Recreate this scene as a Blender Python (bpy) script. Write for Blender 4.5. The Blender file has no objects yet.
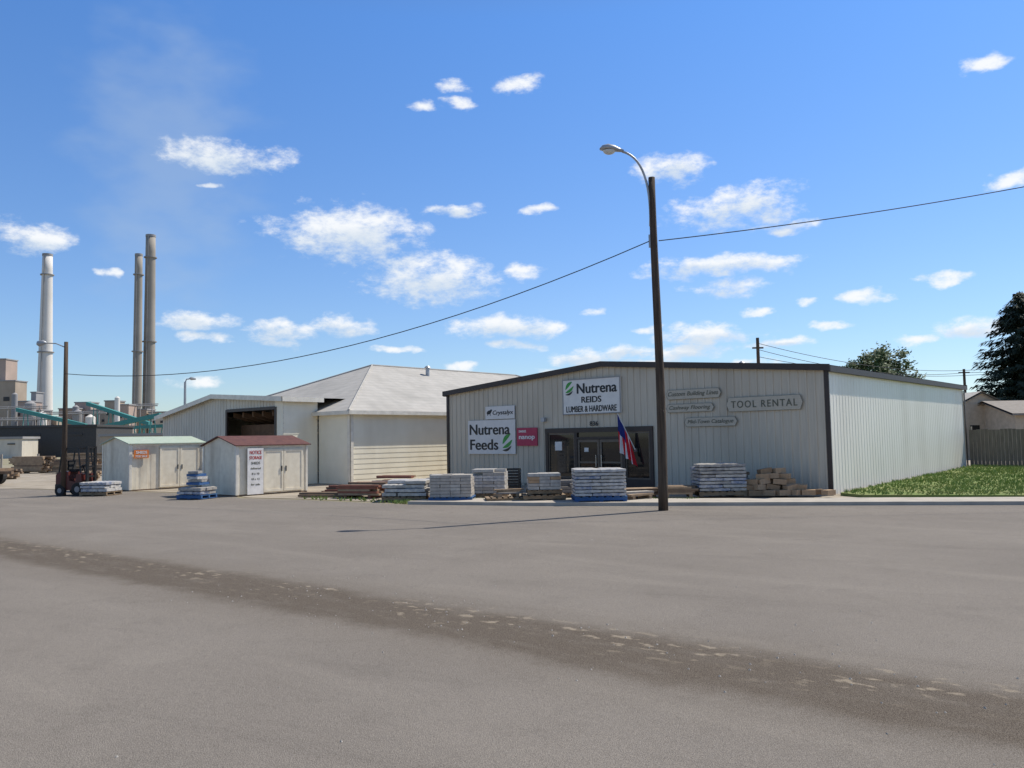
import bpy, math, random
from mathutils import Vector, Matrix, noise as mnoise
random.seed(7)
R=random.uniform
scene=bpy.context.scene
COL=scene.collection
ANG=0.7184
RV=Vector((math.cos(ANG),-math.sin(ANG),0)); BV=Vector((math.sin(ANG),math.cos(ANG),0))

# ------------------------------------------------------------------ materials
def nd(nt,t,**k):
    n=nt.nodes.new(t)
    for a,b in k.items(): setattr(n,a,b)
    return n
def mk(name,c1,c2=None,scale=4,rough=.7,bump=0.0,bscale=None,metal=0,stretch=(1,1,1),dirt=None,dirt_scale=1.2,spec=None,coord='Object',detail=5,lo=.35,hi=.65):
    m=bpy.data.materials.new(name); m.use_nodes=True
    nt=m.node_tree; b=nt.nodes['Principled BSDF']
    b.inputs['Roughness'].default_value=rough; b.inputs['Metallic'].default_value=metal
    if spec is not None: b.inputs['Specular IOR Level'].default_value=spec
    if c2 is None: c2=tuple(x*.82 for x in c1)
    tc=nd(nt,'ShaderNodeTexCoord'); mp=nd(nt,'ShaderNodeMapping'); mp.inputs['Scale'].default_value=stretch
    nt.links.new(tc.outputs[coord],mp.inputs[0])
    nz=nd(nt,'ShaderNodeTexNoise'); nz.inputs['Scale'].default_value=scale; nz.inputs['Detail'].default_value=detail
    nt.links.new(mp.outputs[0],nz.inputs['Vector'])
    rp=nd(nt,'ShaderNodeMapRange'); rp.inputs[1].default_value=lo; rp.inputs[2].default_value=hi
    nt.links.new(nz.outputs[0],rp.inputs[0])
    mx=nd(nt,'ShaderNodeMix',data_type='RGBA'); mx.inputs[6].default_value=(*c1,1); mx.inputs[7].default_value=(*c2,1)
    nt.links.new(rp.outputs[0],mx.inputs[0]); out=mx.outputs[2]
    if dirt:
        n2=nd(nt,'ShaderNodeTexNoise'); n2.inputs['Scale'].default_value=dirt_scale; n2.inputs['Detail'].default_value=7
        mp2=nd(nt,'ShaderNodeMapping'); mp2.inputs['Scale'].default_value=(1,1,.25)
        nt.links.new(tc.outputs[coord],mp2.inputs[0]); nt.links.new(mp2.outputs[0],n2.inputs['Vector'])
        r2=nd(nt,'ShaderNodeMapRange'); r2.inputs[1].default_value=.48; r2.inputs[2].default_value=.75; r2.inputs[4].default_value=.7
        nt.links.new(n2.outputs[0],r2.inputs[0])
        m2=nd(nt,'ShaderNodeMix',data_type='RGBA'); m2.inputs[7].default_value=(*dirt,1)
        nt.links.new(out,m2.inputs[6]); nt.links.new(r2.outputs[0],m2.inputs[0]); out=m2.outputs[2]
    nt.links.new(out,b.inputs['Base Color'])
    if bump:
        nb=nd(nt,'ShaderNodeTexNoise'); nb.inputs['Scale'].default_value=bscale or scale*3; nb.inputs['Detail'].default_value=6
        nt.links.new(mp.outputs[0],nb.inputs['Vector'])
        bp=nd(nt,'ShaderNodeBump'); bp.inputs['Strength'].default_value=bump; bp.inputs['Distance'].default_value=.05
        nt.links.new(nb.outputs[0],bp.inputs['Height']); nt.links.new(bp.outputs[0],b.inputs['Normal'])
    return m
M={}
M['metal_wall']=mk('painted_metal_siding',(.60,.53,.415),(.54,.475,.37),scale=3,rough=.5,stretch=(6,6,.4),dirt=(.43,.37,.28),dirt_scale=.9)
M['metal_side']=mk('sun_brightened_white_siding',(.92,.86,.755),(.88,.82,.715),scale=3,rough=.45,stretch=(6,6,.4),dirt=(.74,.68,.57),dirt_scale=.7)  # clean white side cladding, colour lifted to stand in for weak grazing sunlight
M['brown']=mk('dark_brown_trim',(.045,.030,.023),rough=.5)
M['bronze']=mk('bronze_door_frame',(.13,.105,.085),rough=.4,metal=.3)
M['roof_metal']=mk('galvanised_roof',(.45,.44,.42),(.38,.37,.35),rough=.45,metal=.2)
M['glass']=mk('dark_glass',(.012,.013,.014),(.022,.021,.02),rough=.04,spec=.5)
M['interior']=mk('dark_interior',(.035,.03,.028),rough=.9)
M['chrome']=mk('brushed_metal',(.5,.5,.5),rough=.3,metal=.9)
M['concrete']=mk('concrete',(.46,.41,.345),(.36,.325,.275),scale=2,rough=.9,bump=.2,bscale=40,coord='Object')
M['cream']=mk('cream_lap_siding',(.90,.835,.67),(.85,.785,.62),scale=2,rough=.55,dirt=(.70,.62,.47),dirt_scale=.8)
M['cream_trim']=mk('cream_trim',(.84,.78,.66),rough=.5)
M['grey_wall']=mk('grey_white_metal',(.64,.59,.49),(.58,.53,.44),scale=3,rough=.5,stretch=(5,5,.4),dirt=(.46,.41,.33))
M['white']=mk('white_paint',(.80,.77,.71),(.72,.69,.64),rough=.5)
M['black']=mk('black_paint',(.012,.012,.013),rough=.45)
M['green']=mk('emblem_green',(.05,.34,.05),rough=.5)
M['signgrey']=mk('sign_white',(.74,.71,.67),(.68,.655,.62),rough=.45)
M['pink']=mk('sign_magenta',(.45,.025,.08),(.38,.02,.07),rough=.5)
M['signwood']=mk('weathered_sign_wood',(.55,.49,.385),(.48,.43,.34),scale=6,stretch=(1,1,6),rough=.8)
M['signedge']=mk('sign_border_paint',(.27,.25,.195),rough=.8)
M['signink']=mk('routed_letters',(.15,.15,.11),rough=.8)
M['orange']=mk('orange_sign',(.75,.20,.03),rough=.5)
M['red']=mk('red_letters',(.6,.04,.03),rough=.5)
M['shed']=mk('weathered_cream_paint',(.84,.76,.60),(.75,.67,.52),scale=5,rough=.7,dirt=(.42,.34,.24),dirt_scale=1.8)
M['shed_roof']=mk('rusty_brown_roof',(.085,.025,.018),(.13,.045,.03),scale=6,rough=.7)
M['shed_roof2']=mk('faded_green_roof',(.36,.44,.35),(.42,.48,.39),scale=5,rough=.7)
M['pole']=mk('creosoted_pole',(.055,.036,.024),(.115,.08,.052),scale=5,stretch=(5,5,.3),rough=.9,bump=.5,bscale=20)
M['lampgrey']=mk('lamp_grey_metal',(.42,.43,.44),rough=.4,metal=.3)
M['lens']=mk('lamp_lens',(.7,.7,.66),rough=.15)
M['wire']=mk('cable_black',(.02,.02,.02),rough=.6)
M['pallet']=mk('pallet_wood',(.30,.21,.13),(.20,.145,.09),scale=8,rough=.9)
M['pallet_blue']=mk('blue_painted_pallet',(.03,.10,.28),(.05,.13,.26),scale=8,rough=.7)
M['bag_grey']=mk('grey_bag_plastic',(.50,.47,.42),(.36,.34,.31),scale=9,rough=.5)
M['bag_white']=mk('white_bag_plastic',(.60,.57,.52),(.36,.36,.37),scale=10,rough=.45)
M['bag_dark']=mk('dark_printed_bag_plastic',(.22,.21,.21),(.42,.39,.34),scale=9,rough=.4)
M['bag_blue']=mk('blue_printed_bag_plastic',(.16,.20,.30),(.50,.48,.46),scale=9,rough=.4)
M['stone_grey']=mk('grey_concrete_paver',(.44,.40,.35),(.35,.32,.28),scale=7,rough=.85,bump=.2)
M['stone_dark']=mk('dark_concrete_paver',(.26,.24,.22),(.20,.185,.17),scale=7,rough=.85,bump=.2)
M['red_lumber']=mk('red_stained_lumber',(.26,.095,.06),(.20,.08,.05),scale=6,rough=.8)
M['lumber']=mk('weathered_lumber',(.38,.27,.17),(.27,.19,.12),scale=6,rough=.85)
M['lumber2']=mk('grey_brown_timber',(.22,.145,.09),(.15,.105,.07),scale=6,rough=.85)
M['bay_wood']=mk('brown_rafter_wood',(.17,.095,.05),(.12,.065,.035),scale=5,rough=.8)
M['paver']=mk('tan_block',(.46,.31,.185),(.38,.25,.15),scale=9,rough=.9,bump=.2)
M['paver2']=mk('brown_block',(.31,.20,.115),(.25,.16,.09),scale=9,rough=.9,bump=.2)
M['fence']=mk('weathered_fence_boards',(.25,.22,.185),(.33,.295,.255),scale=4,stretch=(4,4,.5),rough=.9)
M['fence2']=mk('dark_fence_boards',(.15,.125,.10),(.21,.18,.145),scale=4,stretch=(4,4,.5),rough=.9)
M['bark']=mk('bark',(.09,.065,.045),rough=.95,bump=.4)
M['spruce']=mk('spruce_needles',(.012,.024,.012),(.032,.046,.02),scale=1.5,rough=.8)
M['leaf']=mk('tree_leaves',(.04,.08,.018),(.08,.125,.03),scale=.8,rough=.7)
M['farleaf']=mk('distant_foliage',(.09,.11,.08),(.13,.15,.11),scale=.05,rough=.9)
M['grass']=mk('grass_blades',(.16,.25,.05),(.26,.31,.09),scale=.6,rough=.85)
M['stack_light']=mk('stack_concrete_pale',(.74,.70,.65),(.66,.63,.58),scale=.15,rough=.8)
M['stack_dark']=mk('stack_concrete_weathered',(.35,.315,.27),(.29,.26,.22),scale=.15,rough=.85)
M['plant_tan']=mk('plant_cladding_tan',(.42,.34,.26),(.36,.29,.22),scale=.3,rough=.8)
M['plant_pink']=mk('plant_cladding_pink',(.45,.34,.28),(.39,.30,.25),scale=.3,rough=.8)
M['plant_grey']=mk('plant_cladding_grey',(.33,.32,.31),(.27,.26,.26),scale=.3,rough=.8)
M['plant_dark']=mk('dark_shed_roof',(.06,.058,.057),rough=.8)
M['teal']=mk('teal_steel',(.06,.27,.25),rough=.6)
M['house_roof']=mk('pale_roof',(.52,.48,.42),(.42,.39,.34),rough=.8)
M['house_roof2']=mk('grey_brown_roof',(.24,.21,.18),(.19,.165,.14),rough=.8)
M['house_wall']=mk('house_siding',(.52,.43,.32),rough=.8)
M['fork_red']=mk('forklift_red',(.11,.016,.012),(.07,.014,.01),rough=.45)
M['rubber']=mk('tyre_rubber',(.02,.02,.02),rough=.85)
M['flag_red']=mk('flag_red_cloth',(.75,.012,.02),(.65,.012,.02),rough=.8)
M['flag_white']=mk('flag_white_cloth',(.85,.82,.78),rough=.8)
M['flag_blue']=mk('flag_blue_cloth',(.015,.028,.20),rough=.8)

def shingle():
    m=mk('grey_shingles',(.46,.435,.395),(.40,.38,.345),scale=2.5,rough=.9,dirt=(.31,.295,.265),dirt_scale=.6)
    nt=m.node_tree; b=nt.nodes['Principled BSDF']; src=b.inputs['Base Color'].links[0].from_socket
    tc=nd(nt,'ShaderNodeTexCoord'); sp=nd(nt,'ShaderNodeSeparateXYZ'); nt.links.new(tc.outputs['Object'],sp.inputs[0])
    w=nd(nt,'ShaderNodeMath',operation='FRACT'); mu=nd(nt,'ShaderNodeMath',operation='MULTIPLY'); mu.inputs[1].default_value=7.0
    nt.links.new(sp.outputs[2],mu.inputs[0]); nt.links.new(mu.outputs[0],w.inputs[0])
    r=nd(nt,'ShaderNodeMapRange'); r.inputs[1].default_value=0; r.inputs[2].default_value=.25; r.inputs[3].default_value=.86; r.inputs[4].default_value=1
    nt.links.new(w.outputs[0],r.inputs[0])
    mx=nd(nt,'ShaderNodeMix',data_type='RGBA',blend_type='MULTIPLY'); mx.inputs[0].default_value=1
    nt.links.new(src,mx.inputs[6]); nt.links.new(r.outputs[0],mx.inputs[7]); nt.links.new(mx.outputs[2],b.inputs['Base Color'])
    return m
M['shingle']=shingle()

# ------------------------------------------------------------------ mesh helpers
class MB:
    def __init__(s): s.v=[];s.f=[];s.m=[]
    def add(s,vs,fs,mi=0):
        o=len(s.v); s.v+= [tuple(v) for v in vs]; s.f+=[tuple(i+o for i in f) for f in fs]; s.m+=[mi]*len(fs)
    def quad(s,a,b,c,d,mi=0): s.add([a,b,c,d],[(0,1,2,3)],mi)
    def box(s,x0,x1,y0,y1,z0,z1,mi=0,M4=None):
        vs=[Vector((x,y,z)) for x in(x0,x1) for y in(y0,y1) for z in(z0,z1)]
        if M4: vs=[M4@v for v in vs]
        s.add(vs,[(0,1,3,2),(4,6,7,5),(0,4,5,1),(2,3,7,6),(0,2,6,4),(1,5,7,3)],mi)
    def cbox(s,c,d,mi=0,rz=0,M4=None):
        T=Matrix.Translation(c)@Matrix.Rotation(rz,4,'Z')
        if M4: T=Matrix.Translation(c)@M4
        s.box(-d[0]/2,d[0]/2,-d[1]/2,d[1]/2,-d[2]/2,d[2]/2,mi,T)
    def cyl(s,p0,p1,r0,r1=None,n=10,mi=0,caps=True):
        if r1 is None:r1=r0
        p0=Vector(p0);p1=Vector(p1);d=(p1-p0).normalized()
        a=d.orthogonal().normalized();b=d.cross(a)
        vs=[]
        for p,r in((p0,r0),(p1,r1)):
            for i in range(n):
                t=2*math.pi*i/n; vs.append(p+(a*math.cos(t)+b*math.sin(t))*r)
        fs=[(i,(i+1)%n,n+(i+1)%n,n+i) for i in range(n)]
        if caps: fs+= [tuple(range(n))[::-1],tuple(range(n,2*n))]
        s.add(vs,fs,mi)
    def tube(s,pts,rs,n=8,mi=0):
        pts=[Vector(p) for p in pts]; vs=[]
        a=None
        for i,p in enumerate(pts):
            d=(pts[min(i+1,len(pts)-1)]-pts[max(i-1,0)]).normalized()
            if a is None: a=d.orthogonal().normalized()
            else: a=(a-d*a.dot(d)).normalized()
            b=d.cross(a); r=rs[i] if isinstance(rs,(list,tuple)) else rs
            for k in range(n):
                t=2*math.pi*k/n; vs.append(p+(a*math.cos(t)+b*math.sin(t))*r)
        fs=[(i*n+k,i*n+(k+1)%n,(i+1)*n+(k+1)%n,(i+1)*n+k) for i in range(len(pts)-1) for k in range(n)]
        fs+=[tuple(range(n))[::-1],tuple((len(pts)-1)*n+k for k in range(n))]
        s.add(vs,fs,mi)
    def obj(s,name,mats,parent=None,smooth=False,loc=None):
        me=bpy.data.meshes.new(name); me.from_pydata(s.v,[],s.f); 
        for m in (mats if isinstance(mats,(list,tuple)) else [mats]): me.materials.append(M[m] if isinstance(m,str) else m)
        me.polygons.foreach_set('material_index',s.m)
        if smooth: me.polygons.foreach_set('use_smooth',[True]*len(me.polygons))
        me.update()
        o=bpy.data.objects.new(name,me); COL.objects.link(o)
        if parent: o.parent=parent
        if loc is not None: o.location=loc
        return o
def thing(name,label,cat,loc,rz=0,group=None):
    e=bpy.data.objects.new(name,None); e.empty_display_size=.3; COL.objects.link(e)
    e.location=loc; e.rotation_euler[2]=rz; e['label']=label; e['category']=cat
    if group: e['group']=group
    return e
def tag(o,label,cat,group=None,loc=None,rz=None):
    o['label']=label;o['category']=cat
    if group:o['group']=group
    if loc is not None:o.location=loc
    if rz is not None:o.rotation_euler[2]=rz
    return o
def clone(o,loc,rz=0,label=None):
    c=o.copy(); COL.objects.link(c); c.location=loc; c.rotation_euler[2]=rz
    if label:c['label']=label
    for ch in o.children:
        k=ch.copy(); COL.objects.link(k); k.parent=c
    return c
def structure(o): o['kind']='structure'; return o
def corr(mb,p0,p1,top,bot,pitch=.24,dep=.026,mi=0):
    p0=Vector((*p0,0));p1=Vector((*p1,0)); L=(p1-p0).length; d=(p1-p0)/L; n=Vector((d.y,-d.x,0))
    ss=[]; k=0
    while k*pitch<L:
        for a,o in((0,0),(.66,0),(.72,1),(.92,1),(.98,0)):
            t=(k+a)*pitch
            if t<L: ss.append((t,o*dep))
        k+=1
    ss.append((L,0))
    for (a,oa),(b,ob) in zip(ss[:-1],ss[1:]):
        mid=(a+b)/2; zb=bot(mid)
        A=p0+d*a+n*oa; B=p0+d*b+n*ob
        mb.quad((A.x,A.y,zb),(B.x,B.y,zb),(B.x,B.y,top(b)),(A.x,A.y,top(a)),mi)
def laps(mb,p0,p1,z0,z1,pitch=.2,dep=.011,mi=0):
    p0=Vector((*p0,0));p1=Vector((*p1,0)); d=(p1-p0).normalized(); n=Vector((d.y,-d.x,0))
    z=z0
    while z<z1-1e-4:
        zt=min(z+pitch,z1); a=p0+n*dep;b=p1+n*dep
        mb.quad((a.x,a.y,z),(b.x,b.y,z),(p1.x,p1.y,zt),(p0.x,p0.y,zt),mi)
        mb.quad((p0.x,p0.y,z),(p1.x,p1.y,z),(b.x,b.y,z),(a.x,a.y,z),mi)
        z=zt
def text(s,w,h,mat,parent,x,z,y,name='lettering',bold=.0,ital=0,sp=1.0):
    cu=bpy.data.curves.new('t','FONT'); cu.body=s; cu.shear=ital; cu.space_character=sp
    o=bpy.data.objects.new('t',cu); COL.objects.link(o)
    dg=bpy.context.evaluated_depsgraph_get(); me0=bpy.data.meshes.new_from_object(o.evaluated_get(dg))
    bpy.data.objects.remove(o)
    xs=[v.co.x for v in me0.vertices];ys=[v.co.y for v in me0.vertices]
    x0,x1,y0,y1=min(xs),max(xs),min(ys),max(ys)
    base=[((v.co.x-(x0+x1)/2)/(x1-x0)*w,(v.co.y-(y0+y1)/2)/(y1-y0)*h) for v in me0.vertices]
    fs=[tuple(p.vertices) for p in me0.polygons]
    g=MB(); offs=[(0,0)] if not bold else [(-bold,0),(-bold/2,bold*.4),(0,-bold*.4),(bold/2,bold*.4),(bold,0)]
    for k,(dx,dz) in enumerate(offs): g.add([(x+a+dx,y-.0006*k,z+b+dz) for a,b in base],fs)
    return g.obj(name,mat,parent)
def ellipse(mb,cx,cz,rx,rz,y,mi=0,n=28,rot=0):
    vs=[]
    for i in range(n):
        t=2*math.pi*i/n; a=rx*math.cos(t);b=rz*math.sin(t)
        vs.append((cx+a*math.cos(rot)-b*math.sin(rot),y,cz+a*math.sin(rot)+b*math.cos(rot)))
    mb.add(vs,[tuple(range(n))],mi)

# ------------------------------------------------------------------ camera, light, world
cam=bpy.data.cameras.new('camera'); co=bpy.data.objects.new('camera',cam); COL.objects.link(co); scene.camera=co
cam.sensor_width=36; cam.lens=28.8; cam.clip_end=5000; cam.clip_start=.05
co.matrix_world=Matrix.Translation((0,0,1.7))@Matrix.Rotation(math.pi/2+.066,4,'X')@Matrix.Rotation(-.017,4,'Z')
scene.view_settings.view_transform='Standard'; scene.view_settings.look='None'; scene.view_settings.exposure=0
EL=math.radians(53.0); AZ=math.atan2(.865,.502)
sd=Vector((math.sin(AZ)*math.cos(EL),math.cos(AZ)*math.cos(EL),math.sin(EL)))
sl=bpy.data.lights.new('sun','SUN'); sl.energy=5.0; sl.angle=math.radians(.53); sl.color=(1,.94,.84)
so=bpy.data.objects.new('sun',sl); COL.objects.link(so); so.rotation_euler=sd.to_track_quat('Z','Y').to_euler()

CL=[(-30.7,12.5,1.9,0.9),(-19.2,18.6,4.0,1.0),(-11.3,14.2,5.0,1.7),(-5.5,11.2,4.6,1.6),(0.8,11.4,1.4,0.7),(-3.8,15.9,2.0,0.5),
(-16.0,7.3,2.1,0.8),(-21.2,8.0,2.5,0.6),(-11.8,7.9,2.5,0.6),(-20.6,7.0,1.6,0.4),(-0.1,7.7,3.4,0.8),(5.1,5.5,2.4,0.6),
(16.0,15.1,4.6,1.2),(11.5,18.0,2.4,1.0),(14.5,11.4,5.2,0.7),(14.8,9.9,2.3,0.6),(19.3,13.6,1.9,0.4),(23.6,8.7,1.4,0.5),
(28.0,9.5,1.6,0.4),(29.7,6.2,2.1,0.7),(31.2,21.5,1.3,0.5),(31.9,14.7,1.3,0.5),(-3.7,23.9,1.3,0.5),(-3.7,22.8,1.0,0.4),
(-6.1,22.7,0.9,0.4),(0.9,23.8,1.7,0.6),(13.7,6.8,3.3,0.7),(0.0,6.5,1.7,0.4),(-20.1,16.6,0.8,0.2),
(2.2,15.8,1.0,0.3),(20.2,8.5,0.7,0.3),(7.6,5.8,2.1,0.5),(12.3,5.7,3.3,0.5),(-7.8,6.2,1.7,0.3),(-20.9,4.1,1.4,0.4),
(18.2,5.9,1.9,0.4),(-26.3,10.8,0.5,0.25),(9.5,7.4,1.1,.3),(21.5,7.0,1.3,.3),(-3.5,5.0,1.3,.3),(26.5,5.6,1.3,.3),(6.0,8.6,.8,.25),(17.0,8.1,1.1,.3),(9.5,4.9,2.6,.3),(15.5,4.6,2.6,.3),(3.0,4.6,1.6,.25),
(48,12,5,1.4),(-50,14,6,1.6),(100,15,7,2),(-120,18,7,2),(175,14,6,2)]
w=bpy.data.worlds.new('World'); scene.world=w; w.use_nodes=True; nt=w.node_tree; nt.nodes.clear()
w.cycles.sampling_method='MANUAL'; w.cycles.sample_map_resolution=256
L=nt.links.new
out=nd(nt,'ShaderNodeOutputWorld'); bg=nd(nt,'ShaderNodeBackground'); L(bg.outputs[0],out.inputs[0]); bg.inputs[1].default_value=.14
sky=nd(nt,'ShaderNodeTexSky',sky_type='NISHITA'); sky.sun_disc=False; sky.sun_elevation=EL; sky.sun_rotation=AZ; sky.air_density=1.0; sky.dust_density=.6; sky.ozone_density=2.0; sky.altitude=900
tc=nd(nt,'ShaderNodeTexCoord'); sx=nd(nt,'ShaderNodeSeparateXYZ'); L(tc.outputs['Generated'],sx.inputs[0])
def mth(op,a,b=None,c=None):
    n=nd(nt,'ShaderNodeMath',operation=op)
    for i,x in enumerate((a,b,c)):
        if x is None: continue
        if isinstance(x,(int,float)): n.inputs[i].default_value=x
        else: L(x,n.inputs[i])
    return n.outputs[0]
az=mth('MULTIPLY',mth('ARCTAN2',sx.outputs[0],sx.outputs[1]),57.2958); el=mth('MULTIPLY',mth('ARCSINE',sx.outputs[2]),57.2958)
cr=nd(nt,'ShaderNodeValToRGB'); el_n=mth('DIVIDE',el,90); L(el_n,cr.inputs[0]); e_=cr.color_ramp.elements
e_[0].position=0; e_[0].color=(.76,.81,.86,1); e_[1].position=.31; e_[1].color=(.60,.96,1.34,1)
x=e_.new(.10); x.color=(.72,.86,1.04,1); x=e_.new(.42); x.color=(.76,.82,.86,1); x=e_.new(.75); x.color=(.84,.82,.80,1)
g2=nd(nt,'ShaderNodeMix',data_type='RGBA',blend_type='MULTIPLY'); g2.inputs[0].default_value=1; L(sky.outputs[0],g2.inputs[6]); L(cr.outputs[0],g2.inputs[7])
mp=nd(nt,'ShaderNodeMapping'); mp.inputs['Scale'].default_value=(1,1,1.9); L(tc.outputs['Generated'],mp.inputs[0])
n1=nd(nt,'ShaderNodeTexNoise'); n1.inputs['Scale'].default_value=17; n1.inputs['Detail'].default_value=3; L(mp.outputs[0],n1.inputs['Vector'])
n2=nd(nt,'ShaderNodeTexNoise'); n2.inputs['Scale'].default_value=28; n2.inputs['Detail'].default_value=9; n2.inputs['Roughness'].default_value=.66; L(mp.outputs[0],n2.inputs['Vector'])
s1=nd(nt,'ShaderNodeSeparateColor'); L(n1.outputs['Color'],s1.inputs[0])
az2=mth('ADD',az,mth('MULTIPLY',mth('SUBTRACT',s1.outputs[0],.5),3.2)); el2=mth('ADD',el,mth('MULTIPLY',mth('SUBTRACT',s1.outputs[1],.5),1.6))
cb=nd(nt,'ShaderNodeCombineXYZ'); L(az2,cb.inputs[0]); L(el2,cb.inputs[1])
q=None;q2=None
for a,e,ww,hh in CL:
    ww*=1.12; hh*=1.2
    for k in (0,1):
        if k==1 and ww<2: continue
        ee=e-(0 if k==0 else .75*hh)
        v=nd(nt,'ShaderNodeVectorMath',operation='MULTIPLY_ADD'); L(cb.outputs[0],v.inputs[0]); v.inputs[1].default_value=(1/ww,1/hh,0); v.inputs[2].default_value=(-a/ww,-ee/hh,0)
        d=nd(nt,'ShaderNodeVectorMath',operation='DOT_PRODUCT'); L(v.outputs[0],d.inputs[0]); L(v.outputs[0],d.inputs[1])
        if k==0: q=d.outputs['Value'] if q is None else mth('MINIMUM',q,d.outputs['Value'])
        else: q2=d.outputs['Value'] if q2 is None else mth('MINIMUM',q2,d.outputs['Value'])
m_=mth('ADD',mth('SUBTRACT',1,q),mth('MULTIPLY',mth('SUBTRACT',n2.outputs[0],.5),4.0))
den=nd(nt,'ShaderNodeMapRange',interpolation_type='SMOOTHSTEP'); den.inputs[1].default_value=-.15; den.inputs[2].default_value=1.35; L(m_,den.inputs[0])
shd=nd(nt,'ShaderNodeMapRange',interpolation_type='SMOOTHSTEP'); shd.inputs[1].default_value=.1; shd.inputs[2].default_value=1.4; L(mth('ADD',q2,mth('MULTIPLY',mth('SUBTRACT',n2.outputs[0],.5),1.5)),shd.inputs[0])
cc=nd(nt,'ShaderNodeMix',data_type='RGBA'); cc.inputs[6].default_value=(5.0,5.6,6.3,1); cc.inputs[7].default_value=(6.9,7.05,7.2,1); L(shd.outputs[0],cc.inputs[0])
hv=nd(nt,'ShaderNodeVectorMath',operation='MULTIPLY_ADD'); L(cb.outputs[0],hv.inputs[0]); hv.inputs[1].default_value=(1/6,1/10,0); hv.inputs[2].default_value=(23/6,-18/10,0)
hd=nd(nt,'ShaderNodeVectorMath',operation='LENGTH'); L(hv.outputs[0],hd.inputs[0])
hz=nd(nt,'ShaderNodeMapRange',interpolation_type='SMOOTHSTEP'); hz.inputs[1].default_value=1.2; hz.inputs[2].default_value=.0; hz.inputs[3].default_value=0; hz.inputs[4].default_value=.34; L(mth('ADD',hd.outputs['Value'],mth('MULTIPLY',mth('SUBTRACT',s1.outputs[2],.5),1.4)),hz.inputs[0])
mh=nd(nt,'ShaderNodeMix',data_type='RGBA'); L(g2.outputs[2],mh.inputs[6]); mh.inputs[7].default_value=(3.3,4.1,5.1,1); L(hz.outputs[0],mh.inputs[0])
mc=nd(nt,'ShaderNodeMix',data_type='RGBA'); L(mh.outputs[2],mc.inputs[6]); L(cc.outputs[2],mc.inputs[7]); L(mth('MULTIPLY',den.outputs[0],.97),mc.inputs[0]); L(mc.outputs[2],bg.inputs[0])

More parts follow.
